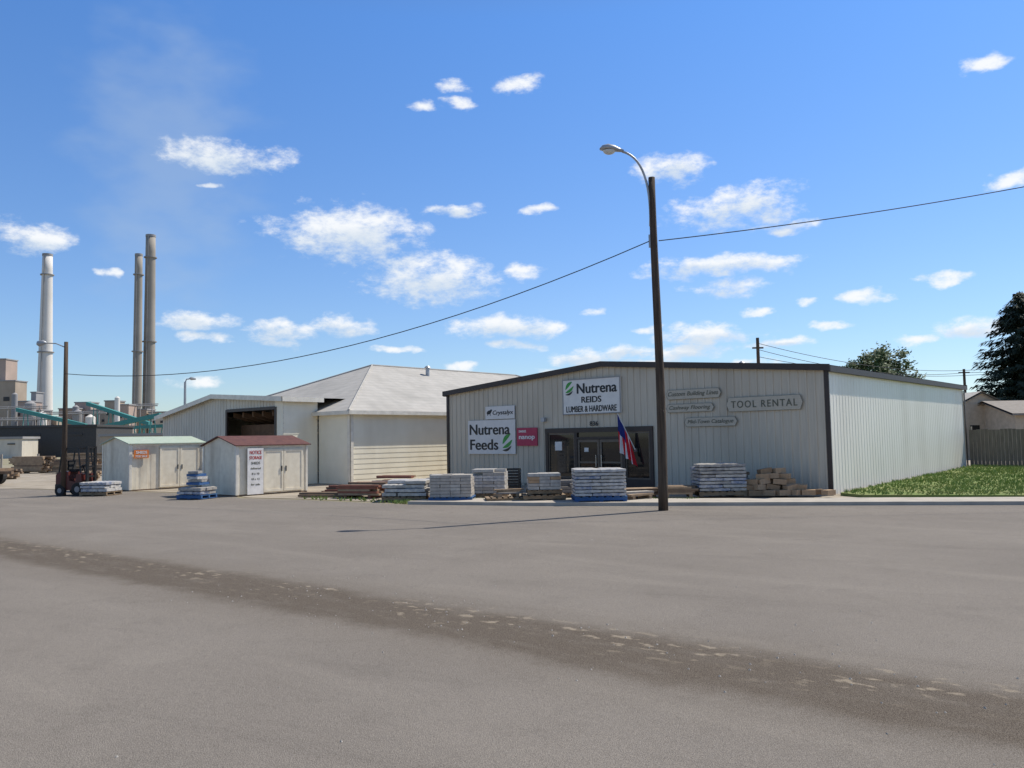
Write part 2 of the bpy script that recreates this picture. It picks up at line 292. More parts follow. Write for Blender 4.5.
# ------------------------------------------------------------------ ground
g=MB(); g.quad((-2500,-300,0),(2500,-300,0),(2500,3500,0),(-2500,3500,0))
structure(g.obj('ground',mk('dry_ground',(.30,.255,.175),(.22,.20,.10),scale=.12,rough=1,bump=.3,bscale=6,dirt=(.36,.31,.235),dirt_scale=.5)))
def asphalt():
    m=bpy.data.materials.new('worn_asphalt'); m.use_nodes=True; nt=m.node_tree; L=nt.links.new; b=nt.nodes['Principled BSDF']
    b.inputs['Roughness'].default_value=.92; b.inputs['Specular IOR Level'].default_value=.12
    ge=nd(nt,'ShaderNodeNewGeometry'); P=ge.outputs['Position']
    def mth(op,a,b_=None,c=None):
        n=nd(nt,'ShaderNodeMath',operation=op)
        for i,x in enumerate((a,b_,c)):
            if x is None: continue
            if isinstance(x,(int,float)): n.inputs[i].default_value=x
            else: L(x,n.inputs[i])
        return n.outputs[0]
    def noise(sc,det=5,st=None,rz=0,ro=.5):
        n=nd(nt,'ShaderNodeTexNoise'); n.inputs['Scale'].default_value=sc; n.inputs['Detail'].default_value=det; n.inputs['Roughness'].default_value=ro
        if st:
            mp=nd(nt,'ShaderNodeMapping'); mp.vector_type='TEXTURE'; mp.inputs['Rotation'].default_value=(0,0,rz); mp.inputs['Scale'].default_value=st; L(P,mp.inputs[0]); L(mp.outputs[0],n.inputs['Vector'])
        else: L(P,n.inputs['Vector'])
        return n.outputs[0]
    def ramp(x,a,c,lo=0,hi=1,sm=True):
        r=nd(nt,'ShaderNodeMapRange'); 
        if sm: r.interpolation_type='SMOOTHSTEP'
        r.inputs[1].default_value=a;r.inputs[2].default_value=c;r.inputs[3].default_value=lo;r.inputs[4].default_value=hi; L(x,r.inputs[0]); return r.outputs[0]
    def mix(f,a,c,bt='MIX'):
        x=nd(nt,'ShaderNodeMix',data_type='RGBA',blend_type=bt)
        if isinstance(f,float): x.inputs[0].default_value=f
        else: L(f,x.inputs[0])
        for i,s in((6,a),(7,c)):
            if isinstance(s,tuple): x.inputs[i].default_value=(*s,1)
            else: L(s,x.inputs[i])
        return x.outputs[2]
    col=mix(ramp(noise(.35,4),.3,.7),(.192,.168,.146),(.232,.204,.177))
    col=mix(ramp(noise(1.0,6,(4,.7,1),-ANG*.92),.5,.75,0,.6),col,(.275,.243,.208))
    col=mix(ramp(noise(1.6,7,None,0,.7),.50,.8,0,.7),col,(.14,.121,.105))
    col=mix(ramp(noise(.9,7,(5,.5,1),-ANG*.6,.7),.54,.72,0,.45),col,(.13,.113,.099))
    col=mix(ramp(noise(.55,8,None,0,.72),.56,.66,0,.35),col,(.275,.245,.21))
    dt=nd(nt,'ShaderNodeVectorMath',operation='DOT_PRODUCT'); L(P,dt.inputs[0]); dt.inputs[1].default_value=(.615,.789,0)
    wob=mth('ADD',mth('MULTIPLY',mth('SUBTRACT',noise(.45,3),.5),.5),mth('MULTIPLY',mth('SUBTRACT',noise(2.5,7,None,0,.65),.5),.45))
    n_=mth('ADD',dt.outputs['Value'],wob)
    dist=mth('ABSOLUTE',mth('SUBTRACT',n_,5.70))
    band=mth('MULTIPLY',ramp(dist,.74,.34),ramp(noise(2.0,7,(1.6,.5,1),-ANG*.92,.65),.30,.52,.66,1))
    halo=ramp(dist,1.5,.5,0,.35)
    col=mix(halo,col,(.125,.098,.072))
    col=mix(mth('MULTIPLY',band,.93),col,(.066,.044,.027))
    d2=mth('ABSOLUTE',mth('SUBTRACT',dt.outputs['Value'],6.0))
    pat=mth('MULTIPLY',ramp(d2,.6,.1),ramp(noise(7.0,5,(1.3,.8,1),-ANG*.92,.5),.56,.66))
    pat=mth('MULTIPLY',pat,ramp(noise(.8,2),.40,.56,.15,1))
    col=mix(mth('MULTIPLY',pat,.8),col,(.38,.31,.22))
    sp=noise(150,2); col=mix(ramp(sp,.25,.75,0,1),mix(.42,col,(.0,.0,.0)),mix(.28,col,(.5,.45,.38)))
    sp2=noise(32,3,None,0,.7); col=mix(ramp(sp2,.60,.8,0,.35),col,(.35,.30,.25))
    sp3=noise(22,3,None,0,.7); col=mix(ramp(sp3,.60,.8,0,.4),col,(.09,.075,.06))
    L(col,b.inputs['Base Color'])
    bp=nd(nt,'ShaderNodeBump'); bp.inputs['Strength'].default_value=.4; bp.inputs['Distance'].default_value=.02
    L(mth('ADD',sp,noise(12,5)),bp.inputs['Height']); L(bp.outputs[0],b.inputs['Normal'])
    return m
KERB=[(70,4),(30,14.2),(11.8,18.5),(4.6,19.75),(.5,20.55),(-2.8,21.7),(-6.2,24.1),(-8.3,25.2)]
g=MB(); poly=[(70,-60),*[k for k in KERB],(-9.5,27.0),(-14,30),(-20,33),(-80,40),(-80,-60)]
g.add([(x,y,.008) for x,y in poly],[tuple(range(len(poly)))]); structure(g.obj('asphalt_lot',asphalt()))
gravel=mk('gravel_apron',(.40,.345,.27),(.30,.255,.195),scale=1.5,rough=1,bump=.5,bscale=30,coord='Object',dirt=(.22,.18,.13),dirt_scale=.7)
g=MB(); poly=[(70,4.2),(30,14.4),(11.9,18.7),(4.7,19.95),(.6,20.75),(-2.6,21.9),(-6,24.3),(-8.2,25.4),(-9.4,27.2),(-14,30.2),(-20,33.2),(-60,37),(-60,60),(30,60),(70,40)]
g.add([(x,y,.012) for x,y in poly],[tuple(range(len(poly)))]); structure(g.obj('gravel_apron',gravel))
def strip(mb,pts,w,z0,z1,mi=0):
    P=[Vector((x,y,0)) for x,y in pts]; N=[]
    for i in range(len(P)):
        d=(P[min(i+1,len(P)-1)]-P[max(i-1,0)]).normalized(); N.append(Vector((d.y,-d.x,0)))
    for i in range(len(P)-1):
        a,b=P[i],P[i+1]; a2=a+N[i]*w; b2=b+N[i+1]*w
        up=Vector((0,0,z1)); lo=Vector((0,0,z0))
        mb.add([a+lo,b+lo,b2+lo,a2+lo,a+up,b+up,b2+up,a2+up],[(4,5,6,7),(0,1,5,4),(2,3,7,6),(1,2,6,5),(3,0,4,7)],mi)
g=MB(); strip(g,[(k[0],k[1]) for k in KERB[:6]],.22,0,.09); k=structure(g.obj('kerb','concrete'))
g=MB(); strip(g,[(70,4.22),(30,14.42),(11.85,18.72),(4.65,19.97),(.55,20.77),(-2.7,21.95)],1.3,0,.075); structure(g.obj('pavement','concrete'))
soil=mk('lawn_soil',(.14,.20,.045),(.24,.25,.09),scale=.9,rough=1,bump=.5,bscale=12,detail=8)
lawn=[(8.75,22.1),(9.0,21.35),(13.2,20.2),(30,15.9),(45,11),(41,14.2),(18.6,33.4)]
NLW=len(lawn)
def lz(x,y): return max(.085,.085+.013*((y-20.3)+.262*(x-13.2)))
g=MB(); g.add([(x,y,lz(x,y)) for x,y in lawn],[tuple(range(NLW))]); g.add([(x,y,.0) for x,y in lawn]+[(x,y,lz(x,y)) for x,y in lawn],[(i,(i+1)%NLW,NLW+(i+1)%NLW,NLW+i) for i in range(NLW)])
structure(g.obj('lawn',soil))
def inpoly(x,y,p):
    c=False;j=len(p)-1
    for i in range(len(p)):
        if (p[i][1]>y)!=(p[j][1]>y) and x<(p[j][0]-p[i][0])*(y-p[i][1])/(p[j][1]-p[i][1])+p[i][0]: c=not c
        j=i
    return c
g=MB(); cnt=0
while cnt<17000:
    x=R(8.6,24);y=R(17,34)
    if not inpoly(x,y,lawn): continue
    if mnoise.noise(Vector((x*.8,y*.8,0)))<R(-.6,.1): 
        if R(0,1)<.6: cnt+=.3; continue
    h=R(.03,.09)*(1+.9*max(0,mnoise.noise(Vector((x*1.5,y*1.5,5))))); z=lz(x,y)-.005
    for _ in range(3):
        a=R(0,6.28); wd=R(.008,.02); dx,dy=math.cos(a)*wd,math.sin(a)*wd; lx,ly=R(-.06,.06),R(-.06,.06)
        g.add([(x-dx,y-dy,z),(x+dx,y+dy,z),(x+lx,y+ly,z+h)],[(0,1,2)])
    cnt+=1
o=g.obj('grass','grass'); o['kind']='stuff'; o['label']='short patchy green grass beside the metal building'
g=MB()
for _ in range(260):
    t=R(0,1)**2; i=random.randrange(3,6); a=Vector((*KERB[i],0)); b=Vector((*KERB[min(i+1,7)],0)); p=a.lerp(b,t)+Vector((R(-.1,.1),R(1.3,1.7) if i<5 else R(0,.8),0))
    for _ in range(4):
        an=R(0,6.28); wd=.015; h=R(.04,.12)
        g.add([(p.x-wd,p.y,.01),(p.x+wd,p.y,.01),(p.x+math.cos(an)*.08,p.y+math.sin(an)*.08,.01+h)],[(0,1,2)])
o=g.obj('weeds','grass'); o['kind']='stuff'; o['label']='sparse weeds growing along the pavement edge'
g=MB()
for _ in range(420):
    s_=R(-9,9); nn=5.9+random.gauss(0,.55)+ (R(-3,9) if R(0,1)<.25 else 0)
    px=.615*nn+.789*s_; py=.789*nn-.615*s_
    if py<2.5: continue
    r=R(.005,.016); q_=[Vector((px+math.cos(t)*r*R(.6,1),py+math.sin(t)*r*R(.6,1),.009)) for t in(0,1.3,2.5,3.8,5)]
    g.add(q_+[Vector((px,py,.009+r*.8))],[(0,1,5),(1,2,5),(2,3,5),(3,4,5),(4,0,5)])
o=g.obj('loose_stones','stone_grey'); o['kind']='stuff'; o['label']='small loose stones scattered over the asphalt'

# ------------------------------------------------------------------ store building
O=(8.573,22.258,0); W=14.72; LS=15.1; E=3.42; RR=.62
st=thing('store_building','long beige ribbed metal shop building with brown trim','building',O,-ANG)
op0,op1,opz=-9.76,-5.58,1.95
top=lambda u:E+RR*(1-abs(u+W/2)/(W/2))
g=MB()
corr(g,(-W,0),(op0,0),lambda s:top(-W+s),lambda s:0)
corr(g,(op0,0),(op1,0),lambda s:top(op0+s),lambda s:opz)
corr(g,(op1,0),(0,0),lambda s:top(op1+s),lambda s:0)
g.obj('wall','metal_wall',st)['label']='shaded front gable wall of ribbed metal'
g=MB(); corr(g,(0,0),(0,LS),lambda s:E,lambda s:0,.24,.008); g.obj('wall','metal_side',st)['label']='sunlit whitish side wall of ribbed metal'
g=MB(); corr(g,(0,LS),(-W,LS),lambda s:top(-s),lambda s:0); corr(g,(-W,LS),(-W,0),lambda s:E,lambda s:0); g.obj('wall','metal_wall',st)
g=MB(); ov=.12
for s in(-1,1):
    xc=-W/2; xe=xc+s*(W/2+ov); ze=E-RR*ov/(W/2)
    for z,fl in((.05,0),(.13,1)):
        g.quad((xc,-ov,E+RR+z),(xe,-ov,ze+z),(xe,LS+ov,ze+z),(xc,LS+ov,E+RR+z))
g.obj('roof','roof_metal',st)
g=MB()
for s in(-1,1):
    xc=-W/2; xe=xc+s*(W/2+ov+.02); ze=E-RR*(ov+.02)/(W/2)
    for y0,y1 in((-ov-.05,-ov+.0),(LS+ov,LS+ov+.05)):
        vs=[(xc,y0,E+RR-.03),(xe,y0,ze-.03),(xe,y0,ze+.15),(xc,y0,E+RR+.15),(xc,y1,E+RR-.03),(xe,y1,ze-.03),(xe,y1,ze+.15),(xc,y1,E+RR+.15)]
        g.add(vs,[(0,1,2,3),(4,7,6,5),(0,4,5,1),(3,2,6,7),(1,5,6,2)])
    x0,x1=(0.035,ov+.03) if s>0 else (-W-ov-.03,-W-.035)
    g.box(x0,x1,-ov+.002,LS+ov-.002,E-.06,E+.10)
g.obj('roof_trim','brown',st)
for x,y in((-.06,-.045),(-W-.05,-.045)):
    g=MB(); g.box(x,x+.12,y,y+.04,0,E-.02); g.obj('corner_trim','brown',st)
g=MB(); g.box(.035,.065,LS-.1,LS+.04,0,E-.1); g.obj('corner_trim','brown',st)
g=MB(); g.box(-W-.02,0.0,-.0,.02,-.1,.1); g.obj('foundation','concrete',st)
g=MB()
def fr(u0,u1,z0,z1,y0=-.06,y1=.06): g.box(u0,u1,y0,y1,z0,z1)
fr(op0-.08,op1+.08,opz-.1,opz+.06,-.07,.07)
for u in(op0-.08,-8.58,-6.66,op1-.04): fr(u,u+.12,0,opz-.1)
fr(-8.46,-6.66,1.62,1.70)
fr(op0+.04,-8.58,0,.32); fr(-6.54,op1-.04,0,.32)
g.obj('door_frame','brown',st)
def pane(u0,u1,z0,z1,name,par,y=0.0):
    p=MB(); p.box(u0,u1,y,y+.02,z0,z1); return p.obj(name,'glass',par)
for u0,u1 in((op0+.04,-8.58),(-6.54,op1-.04)):
    f=MB(); 
    for a,b,c,d in((u0,u0+.05,.32,1.85),(u1-.05,u1,.32,1.85),(u0+.05,u1-.05,.32,.37),(u0+.05,u1-.05,1.79,1.85)): f.box(a,b,-.03,.03,c,d)
    wn=f.obj('window','bronze',st); pane(u0+.05,u1-.05,.37,1.79,'window_pane',wn)
pane(-8.46,-6.66,1.70,1.85,'window',st)
for u0,u1,hu in((-8.46,-7.57,-7.68),(-7.55,-6.66,-7.46)):
    f=MB()
    for a,b,c,d in((u0,u0+.08,.03,1.61),(u1-.08,u1,.03,1.61),(u0+.08,u1-.08,.03,.2),(u0+.08,u1-.08,1.52,1.61),(u0+.08,u1-.08,.82,.88)): f.box(a,b,-.035,.025,c,d)
    d=f.obj('door','bronze',st); pane(u0+.08,u1-.08,.2,1.52,'door_pane',d)
    h=MB(); h.cyl((hu,-.08,.7),(hu,-.08,1.1),.015,n=8); h.cyl((hu,-.08,.75),(hu,-.03,.75),.012,n=6); h.cyl((hu,-.08,1.05),(hu,-.03,1.05),.012,n=6); h.obj('handle','chrome',d)
p=MB(); p.box(-8.2,-8.03,-.006,-.002,1.2,1.34); p.obj('door_notice','signgrey',st)
p=MB(); p.box(-9.45,-9.15,-.006,-.002,1.25,1.55); p.obj('window_notice','signgrey',st)
g=MB(); g.box(op0,op1,1.2,1.25,0,opz+.3); g.box(op0,op1,0.03,1.2,opz-.05,opz); g.obj('interior_wall','interior',st)
text('836',.34,.15,'black',st,-7.75,2.14,-.05,'house_number',.008)
g=MB(); g.cyl((-5.3,6,E+.1),(-5.3,6,E+.8),.09,n=12); g.cyl((-5.3,6,E+.8),(-5.3,6,E+.9),.16,n=12); g.cyl((-5.3,6,E+.9),(-5.3,6,E+.98),.16,.04,n=12); g.obj('roof_vent','chrome',st)
g=MB(); g.box(-6.9,-6.4,5,5.5,E+.2,E+.72); g.obj('roof_vent','plant_dark',st)
g=MB(); g.box(-9.95,-9.8,-.16,-.05,2.25,2.4); g.obj('wall_lamp','lampgrey',st)

def S(u,v=0,z=0): return (O[0]+RV.x*u+BV.x*v, O[1]+RV.y*u+BV.y*v, z)
def sign(name,label,u0,u1,z0,z1,mat,border=None,dep=.04,group=None,y=-.05):
    e=thing(name,label,'sign',S((u0+u1)/2,y,(z0+z1)/2),-ANG,group)
    w,h=u1-u0,z1-z0; g=MB(); g.box(-w/2,w/2,-dep,0,-h/2,h/2); g.obj('panel',mat,e)
    if border:
        g=MB(); b=.03
        for a in((-w/2,w/2,h/2-b,h/2),(-w/2,w/2,-h/2,-h/2+b),(-w/2,-w/2+b,-h/2+b,h/2-b),(w/2-b,w/2,-h/2+b,h/2-b)): g.box(a[0],a[1],-dep-.012,-dep-.001,a[2],a[3])
        g.obj('border',border,e)
    return e,w,h,-dep-.004
def leafshape(g,x,z,L_,wd,rot,y,bend=.25,mi=0,n=14):
    up=[];dn=[]
    for i in range(n+1):
        t=i/n; a=(t-.5)*L_; c=bend*L_*math.sin(math.pi*t); th=wd*math.sin(math.pi*t)**.8/2
        for lst,s_ in((up,1),(dn,-1)):
            b=c+s_*th; lst.append((x+a*math.cos(rot)-b*math.sin(rot),y,z+a*math.sin(rot)+b*math.cos(rot)))
    pts=up+dn[::-1][1:-1]; g.add(pts,[tuple(range(len(pts)))],mi)
def leaf_emblem(e,x,z,r,y):
    g=MB()
    leafshape(g,x-.05*r,z+.45*r,2.1*r,.62*r,.75,y,.10,0); leafshape(g,x+.10*r,z-.20*r,2.2*r,.52*r,.55,y-.002,-.10,0)
    leafshape(g,x+.0*r,z-.80*r,1.8*r,.36*r,.35,y-.006,-.14,1)
    g.obj('emblem',['green','black'],e)
e,w_,h_,y_=sign('shop_sign','white framed shop sign above the glass entrance doors',-9.01,-6.64,2.46,3.66,'white','plant_grey')
leaf_emblem(e,-.90,.30,.19,y_); text('Nutrena',1.60,.33,'black',e,.24,.27,y_,bold=.018)
text('REIDS',.80,.2,'black',e,.02,-.11,y_,bold=.013); text('LUMBER & HARDWARE',2.05,.2,'black',e,0,-.42,y_,bold=.009)
e,w_,h_,y_=sign('feed_sign','large pale feed sign with bold black lettering',-13.56,-11.2,1.13,2.38,'signgrey')
text('Nutrena',2.0,.38,'black',e,-.08,.28,y_,bold=.02); text('Feeds',1.4,.38,'black',e,-.36,-.28,y_,bold=.02); leaf_emblem(e,.78,-.2,.26,y_)
e,w_,h_,y_=sign('brand_sign','small pale product sign mounted above the feed sign',-12.65,-11.22,2.41,2.88,'signgrey')
text('Crystalyx',1.0,.2,'black',e,.16,-.02,y_,bold=.008,ital=.2)
g=MB(); ellipse(g,-.53,.02,.12,.07,y_,rot=.3); ellipse(g,-.43,.08,.06,.045,y_-.002,rot=.6); g.box(-.61,-.585,y_-.004,y_,-.1,0); g.box(-.48,-.455,y_-.004,y_,-.1,0); g.obj('emblem','black',e)
e,w_,h_,y_=sign('hanging_sign','small magenta sign with white lettering',-11.12,-10.18,1.42,2.06,'pink')
text('sweet',.34,.09,'flag_white',e,-.2,.2,y_,bold=.006); text('nanop',.72,.16,'flag_white',e,0,-.05,y_,bold=.012)
for nm,s,u0,u1,z0,z1,tw,th,lab in(('wooden_sign','TOOL RENTAL',-2.95,-.66,2.36,2.78,1.98,.20,'routed wooden sign with pointed ends reading tool rental'),
  ('wooden_sign','Custom Building Lines',-4.98,-3.11,2.80,3.10,1.7,.17,'grey routed wooden sign with script lettering'),
  ('wooden_sign','Cashway Flooring',-4.98,-3.35,2.40,2.66,1.4,.15,'grey routed wooden sign with script lettering'),
  ('wooden_sign','Mid-Town Catalogue',-4.36,-2.62,1.95,2.23,1.5,.15,'grey routed wooden sign with script lettering')):
    e=thing(nm,lab,'sign',S((u0+u1)/2,-.045,(z0+z1)/2),-ANG,'routed wooden signs on the metal wall')
    w,h=u1-u0,z1-z0; g=MB(); c=.12
    def board(w,h,c,y0,y1,mi):
        P=[(-w/2,0),(-w/2+c*.6,-h/2),(w/2-c*.6,-h/2),(w/2,0),(w/2-c*.6,h/2),(-w/2+c*.6,h/2)]
        g.add([(a,y1,b) for a,b in P]+[(a,y0,b) for a,b in P],[(5,4,3,2,1,0),(6,7,8,9,10,11)]+[(i,(i+1)%6,6+(i+1)%6,6+i) for i in range(6)],mi)
    board(w,h,c,-.02,0,1); board(w-.025,h-.025,c,-.024,-.021,0)
    g.obj('panel',['signwood','signedge'],e)
    text(s,tw,th,'signink',e,0,0,-.03,bold=.005 if s[0]=='T' else .003,ital=0 if s[0]=='T' else .25,sp=1.25 if s[0]=='T' else 1)

# flag: cloth hangs from an angled staff in long vertical folds
e=thing('flag','american flag hanging from an angled wall pole','flag',S(-6.12,-.1,1.25),-ANG)
FP0=Vector((0,0,0)); FP1=Vector((-.38,-.40,1.18))
g=MB(); g.cyl(FP0,FP1,.016,n=8); g.obj('pole','white',e)
g=MB(); g.cbox((0,.02,0),(.08,.08,.12)); g.obj('bracket','chrome',e)
g=MB(); nx,nz=42,24; vs=[]
for j in range(nz+1):
    v=j/nz
    for i in range(nx+1):
        u=i/nx
        tp=FP1.lerp(FP0,u*.74+.02)
        ln=1.15-.34*u
        x_=tp.x+(u-.5)*.20*v+.10*v
        y_=tp.y-.03+.055*math.sin(u*19+v*1.5)*(.25+v)
        z_=tp.z-ln*v-.02*math.sin(u*19)*v
        vs.append((x_,y_,z_))
for j in range(nz):
    for i in range(nx):
        a=j*(nx+1)+i
        stripe=int(i/nx*7)%2
        mi=2 if (j/nz<.42 and i/nx<.56) else (0 if stripe==0 else 1)
        g.add([vs[a],vs[a+1],vs[a+nx+2],vs[a+nx+1]],[(0,1,2,3)],mi)
g.obj('cloth',['flag_red','flag_white','flag_blue'],e)

# ------------------------------------------------------------------ hall behind
C=(-6.34,32.0,0); HW=11.8; HL=22.6; HE=2.95; HR=5.4
ha=thing('warehouse','cream lap sided warehouse with grey hipped shingle roof','building',C,-ANG)
for p0,p1 in(((-2.05,0),(0,0)),((0,0),(0,HL)),((0,HL),(-HW,HL)),((-HW,HL),(-HW,2))):
    g=MB(); laps(g,p0,p1,0,HE); g.obj('wall','cream',ha)
g=MB(); oh=.28; h=HW/2; ze=HE-.08
A_=(-HW-oh,-oh,ze);B_=(oh,-oh,ze);C_=(oh,HL+oh,ze);D_=(-HW-oh,HL+oh,ze);R1=(-h,h,HR);R2=(-h,HL-h,HR)
g.add([A_,B_,C_,D_,R1,R2],[(0,1,4),(1,2,5,4),(2,3,5),(3,0,4,5)])
rf=g.obj('roof','shingle',ha)
g=MB(); 
g.box(oh-.02,oh+.03,-oh,HL+oh,ze-.14,ze+.01); g.box(-HW-oh,oh-.02,-oh-.03,-oh+.02,ze-.14,ze+.01); g.quad((-HW,-oh,ze-.03),(oh,-oh,ze-.03),(oh,HL,ze-.03),(-HW,HL,ze-.03))
g.obj('fascia','cream_trim',ha)
g=MB(); 
for a,b in((A_,R1),(B_,R1),(R1,R2),(C_,R2)):
    g.tube([Vector(a)+Vector((0,0,.02)),Vector(b)+Vector((0,0,.02))],.045,6)
g.obj('ridge_cap','shingle',rf)
g=MB(); g.cyl((-4.8,8.6,4.8),(-4.8,8.6,5.35),.10,n=10); g.cyl((-4.8,8.6,5.35),(-4.8,8.6,5.45),.18,.08,n=10); g.obj('vent','lampgrey',rf)
g=MB(); g.box(.02,.05,.0,.12,0,HE-.1); g.box(-.12,.02,-.05,-.02,0,HE-.1); g.obj('corner_trim','cream_trim',ha)

# ------------------------------------------------------------------ annex with wide opening
A0=(-8.99,32.13,0)
an=thing('storage_barn','pale metal storage barn with wide dark loading opening','building',A0,-ANG)
AW=10.0; pk=-5.1; AE=3.4; AEL=2.95; AP=3.72; AD=1.6
def atop(x): return AE+(AP-AE)*(x/pk) if x>pk else AEL+(AP-AEL)*((x+AW)/(AW+pk))
o0,o1,oz=-4.15,-.55,3.0
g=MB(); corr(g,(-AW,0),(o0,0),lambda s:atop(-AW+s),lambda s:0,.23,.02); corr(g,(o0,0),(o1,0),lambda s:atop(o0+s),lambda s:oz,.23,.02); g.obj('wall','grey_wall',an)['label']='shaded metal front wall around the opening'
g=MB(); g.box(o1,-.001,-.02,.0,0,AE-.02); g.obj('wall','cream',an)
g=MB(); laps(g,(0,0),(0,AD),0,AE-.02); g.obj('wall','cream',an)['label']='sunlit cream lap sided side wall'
g=MB(); laps(g,(-AW,14),(-AW,0),0,AEL-.02); g.obj('wall','cream',an)
g=MB(); 
for z in(0.0,.07):
    g.quad((pk,-.25,AP+z),(.3,-.25,AE+z-.02),(.3,5,AE+z-.02),(pk,5,AP+z)); g.quad((-AW-.3,-.25,AEL+z-.03),(pk,-.25,AP+z),(pk,14,AP+z-.4),(-AW-.3,14,AEL+z-.03))
g.obj('roof','roof_metal',an)
g=MB()
for xa,za,xb,zb in((pk,AP,.3,AE-.02),(-AW-.3,AEL-.03,pk,AP)):
    g.add([(xa,-.28,za-.1),(xb,-.28,zb-.1),(xb,-.28,zb+.09),(xa,-.28,za+.09),(xa,-.24,za-.1),(xb,-.24,zb-.1),(xb,-.24,zb+.09),(xa,-.24,za+.09)],[(0,1,2,3),(4,7,6,5),(0,4,5,1),(3,2,6,7)])
g.box(.27,.31,-.24,AD+.1,AE-.12,AE+.06)
g.obj('fascia','cream_trim',an)
g=MB(); g.box(o0-.12,o0,-.05,.02,0,oz+.1); g.box(o1,o1+.12,-.05,-.021,0,oz+.1); g.box(o0,o1,-.05,-.001,oz,oz+.12); g.obj('opening_frame','brown',an)
g=MB(); g.box(-9.5,-.3,12,12.1,0,2.8); g.obj('interior_wall','interior',an)
g=MB()
for i in range(6):
    x=o0-.1+i*.75; g.add([(x,.3,2.98),(x+.1,.3,2.98),(x+.1,3,2.3),(x,3,2.3),(x,.3,2.78),(x+.1,.3,2.78),(x+.1,3,2.1),(x,3,2.1)],[(0,1,2,3),(4,7,6,5),(0,4,5,1),(1,5,6,2),(3,2,6,7),(0,3,7,4)])
g.obj('rafters','bay_wood',an)
g=MB(); g.box(o0-.3,o1+.4,.8,.9,1.5,2.45); g.box(o0-.3,o1+.4,.7,.78,1.42,1.52); g.obj('loft_panel','bay_wood',an)

# ------------------------------------------------------------------ garden sheds
def shed(loc,w,L,E_,P_,roofm,label,roofl):
    e=thing('storage_shed',label,'shed',loc,-ANG)
    g=MB()
    c=-w/2
    for y,f in((0,1),(L,-1)):
        vs=[(-w,y,.05),(0,y,.05),(0,y,E_),(c,y,P_),(-w,y,E_)]
        g.add(vs,[(0,1,2,3,4) if f>0 else (4,3,2,1,0)])
    corr(g,(0,0),(0,L),lambda s:E_,lambda s:.05,.4,-.006); g.quad((-w,L,.05),(-w,0,.05),(-w,0,E_),(-w,L,E_))
    g.obj('wall','shed',e)
    g=MB(); g.box(-w,0,0.01,L-.01,-.02,.06); g.obj('floor_skid','lumber2',e)
    g=MB(); o=.09; t=.03
    vs=[]
    for y in(-o,L+o):
        k=(P_-E_)*o/(w/2)
        vs+=[(c-w/2-o,y,E_-k),(c,y,P_),(c+w/2+o,y,E_-k),(c+w/2+o,y,E_-k+t),(c,y,P_+t),(c-w/2-o,y,E_-k+t)]
    g.add(vs,[(0,1,4,5),(1,2,3,4),(11,10,7,6),(10,9,8,7),(5,4,10,11),(4,3,9,10),(0,6,7,1),(1,7,8,2),(2,8,9,3),(0,5,11,6)])
    r=g.obj('roof',roofm,e); r['label']=roofl
    g=MB()
    g.box(-.06,.02,-.024,-.002,.05,E_-.01); g.box(.002,.022,-.002,.08,.05,E_-.01); g.obj('corner_trim','cream_trim',e)
    g=MB(); g.box(.002,.022,L-.08,L,.05,E_-.01); g.obj('corner_trim','cream_trim',e)
    g=MB(); g.box(-w-.02,-w+.06,-.024,-.002,.05,E_-.01); g.obj('corner_trim','cream_trim',e)
    g=MB(); g.box(.002,.02,.09,L-.09,E_-.08,E_-.02); g.obj('eave_trim','cream_trim',e)
    return e
def shed_doors(e,y0,y1,z1):
    ym=(y0+y1)/2
    for a,b,hy in((y0,ym-.01,ym-.08),(ym+.01,y1,ym+.08)):
        g=MB(); g.box(.012,.03,a,b,.1,z1)
        for q0,q1,r0,r1 in((a,a+.07,.1,z1),(b-.07,b,.1,z1),(a+.07,b-.07,.1,.18),(a+.07,b-.07,z1-.08,z1)): g.box(.031,.045,q0,q1,r0,r1)
        d=g.obj('door','shed',e)
        h=MB(); h.box(.046,.065,hy-.015,hy+.015,.75,.92); h.obj('handle','black',d)
e=shed((-8.74,25.94,0),2.05,2.65,1.62,1.90,'shed_roof','small cream storage shed with rusty brown roof and notice board','rusty brown gabled roof')
shed_doors(e,.95,2.45,1.48)
e=shed((-13.95,29.9,0),2.3,2.85,1.73,1.97,'shed_roof2','small cream storage shed with faded green roof','faded pale green roof')
shed_doors(e,1.1,2.65,1.6)
def fsign(label,base,y0,y1,z0,z1,mat):
    bx=Vector(base)+RV*.06+BV*(y0+y1)/2
    e=thing('notice_sign',label,'sign',(bx.x,bx.y,(z0+z1)/2),-ANG+math.pi/2)
    g=MB(); w,h=y1-y0,z1-z0; g.box(-w/2,w/2,-.02,0,-h/2,h/2); g.obj('panel',mat,e); return e
e=fsign('white notice board with red lettering on the brown roofed shed',(-8.74,25.94,0),.35,.92,.05,1.52,'flag_white')
for i,(s,tw,th,m_n) in enumerate((('NOTICE',.42,.11,'red'),('STORAGE',.44,.10,'red'),('SHEDS',.32,.08,'signink'),('delivered',.36,.06,'signink'),('8 x 10',.26,.06,'signink'),('10 x 12',.28,.06,'signink'),('for sale',.32,.06,'signink'))):
    text(s,tw,th,m_n,e,0,.6-i*.17,-.024,bold=.004)
e=fsign('orange notice on the green roofed shed',(-13.95,29.9,0),.12,.66,1.2,1.5,'orange')
text('SHEDS',.4,.1,'flag_white',e,0,.06,-.024,bold=.006); text('FOR SALE',.42,.08,'flag_white',e,0,-.08,-.024,bold=.005)

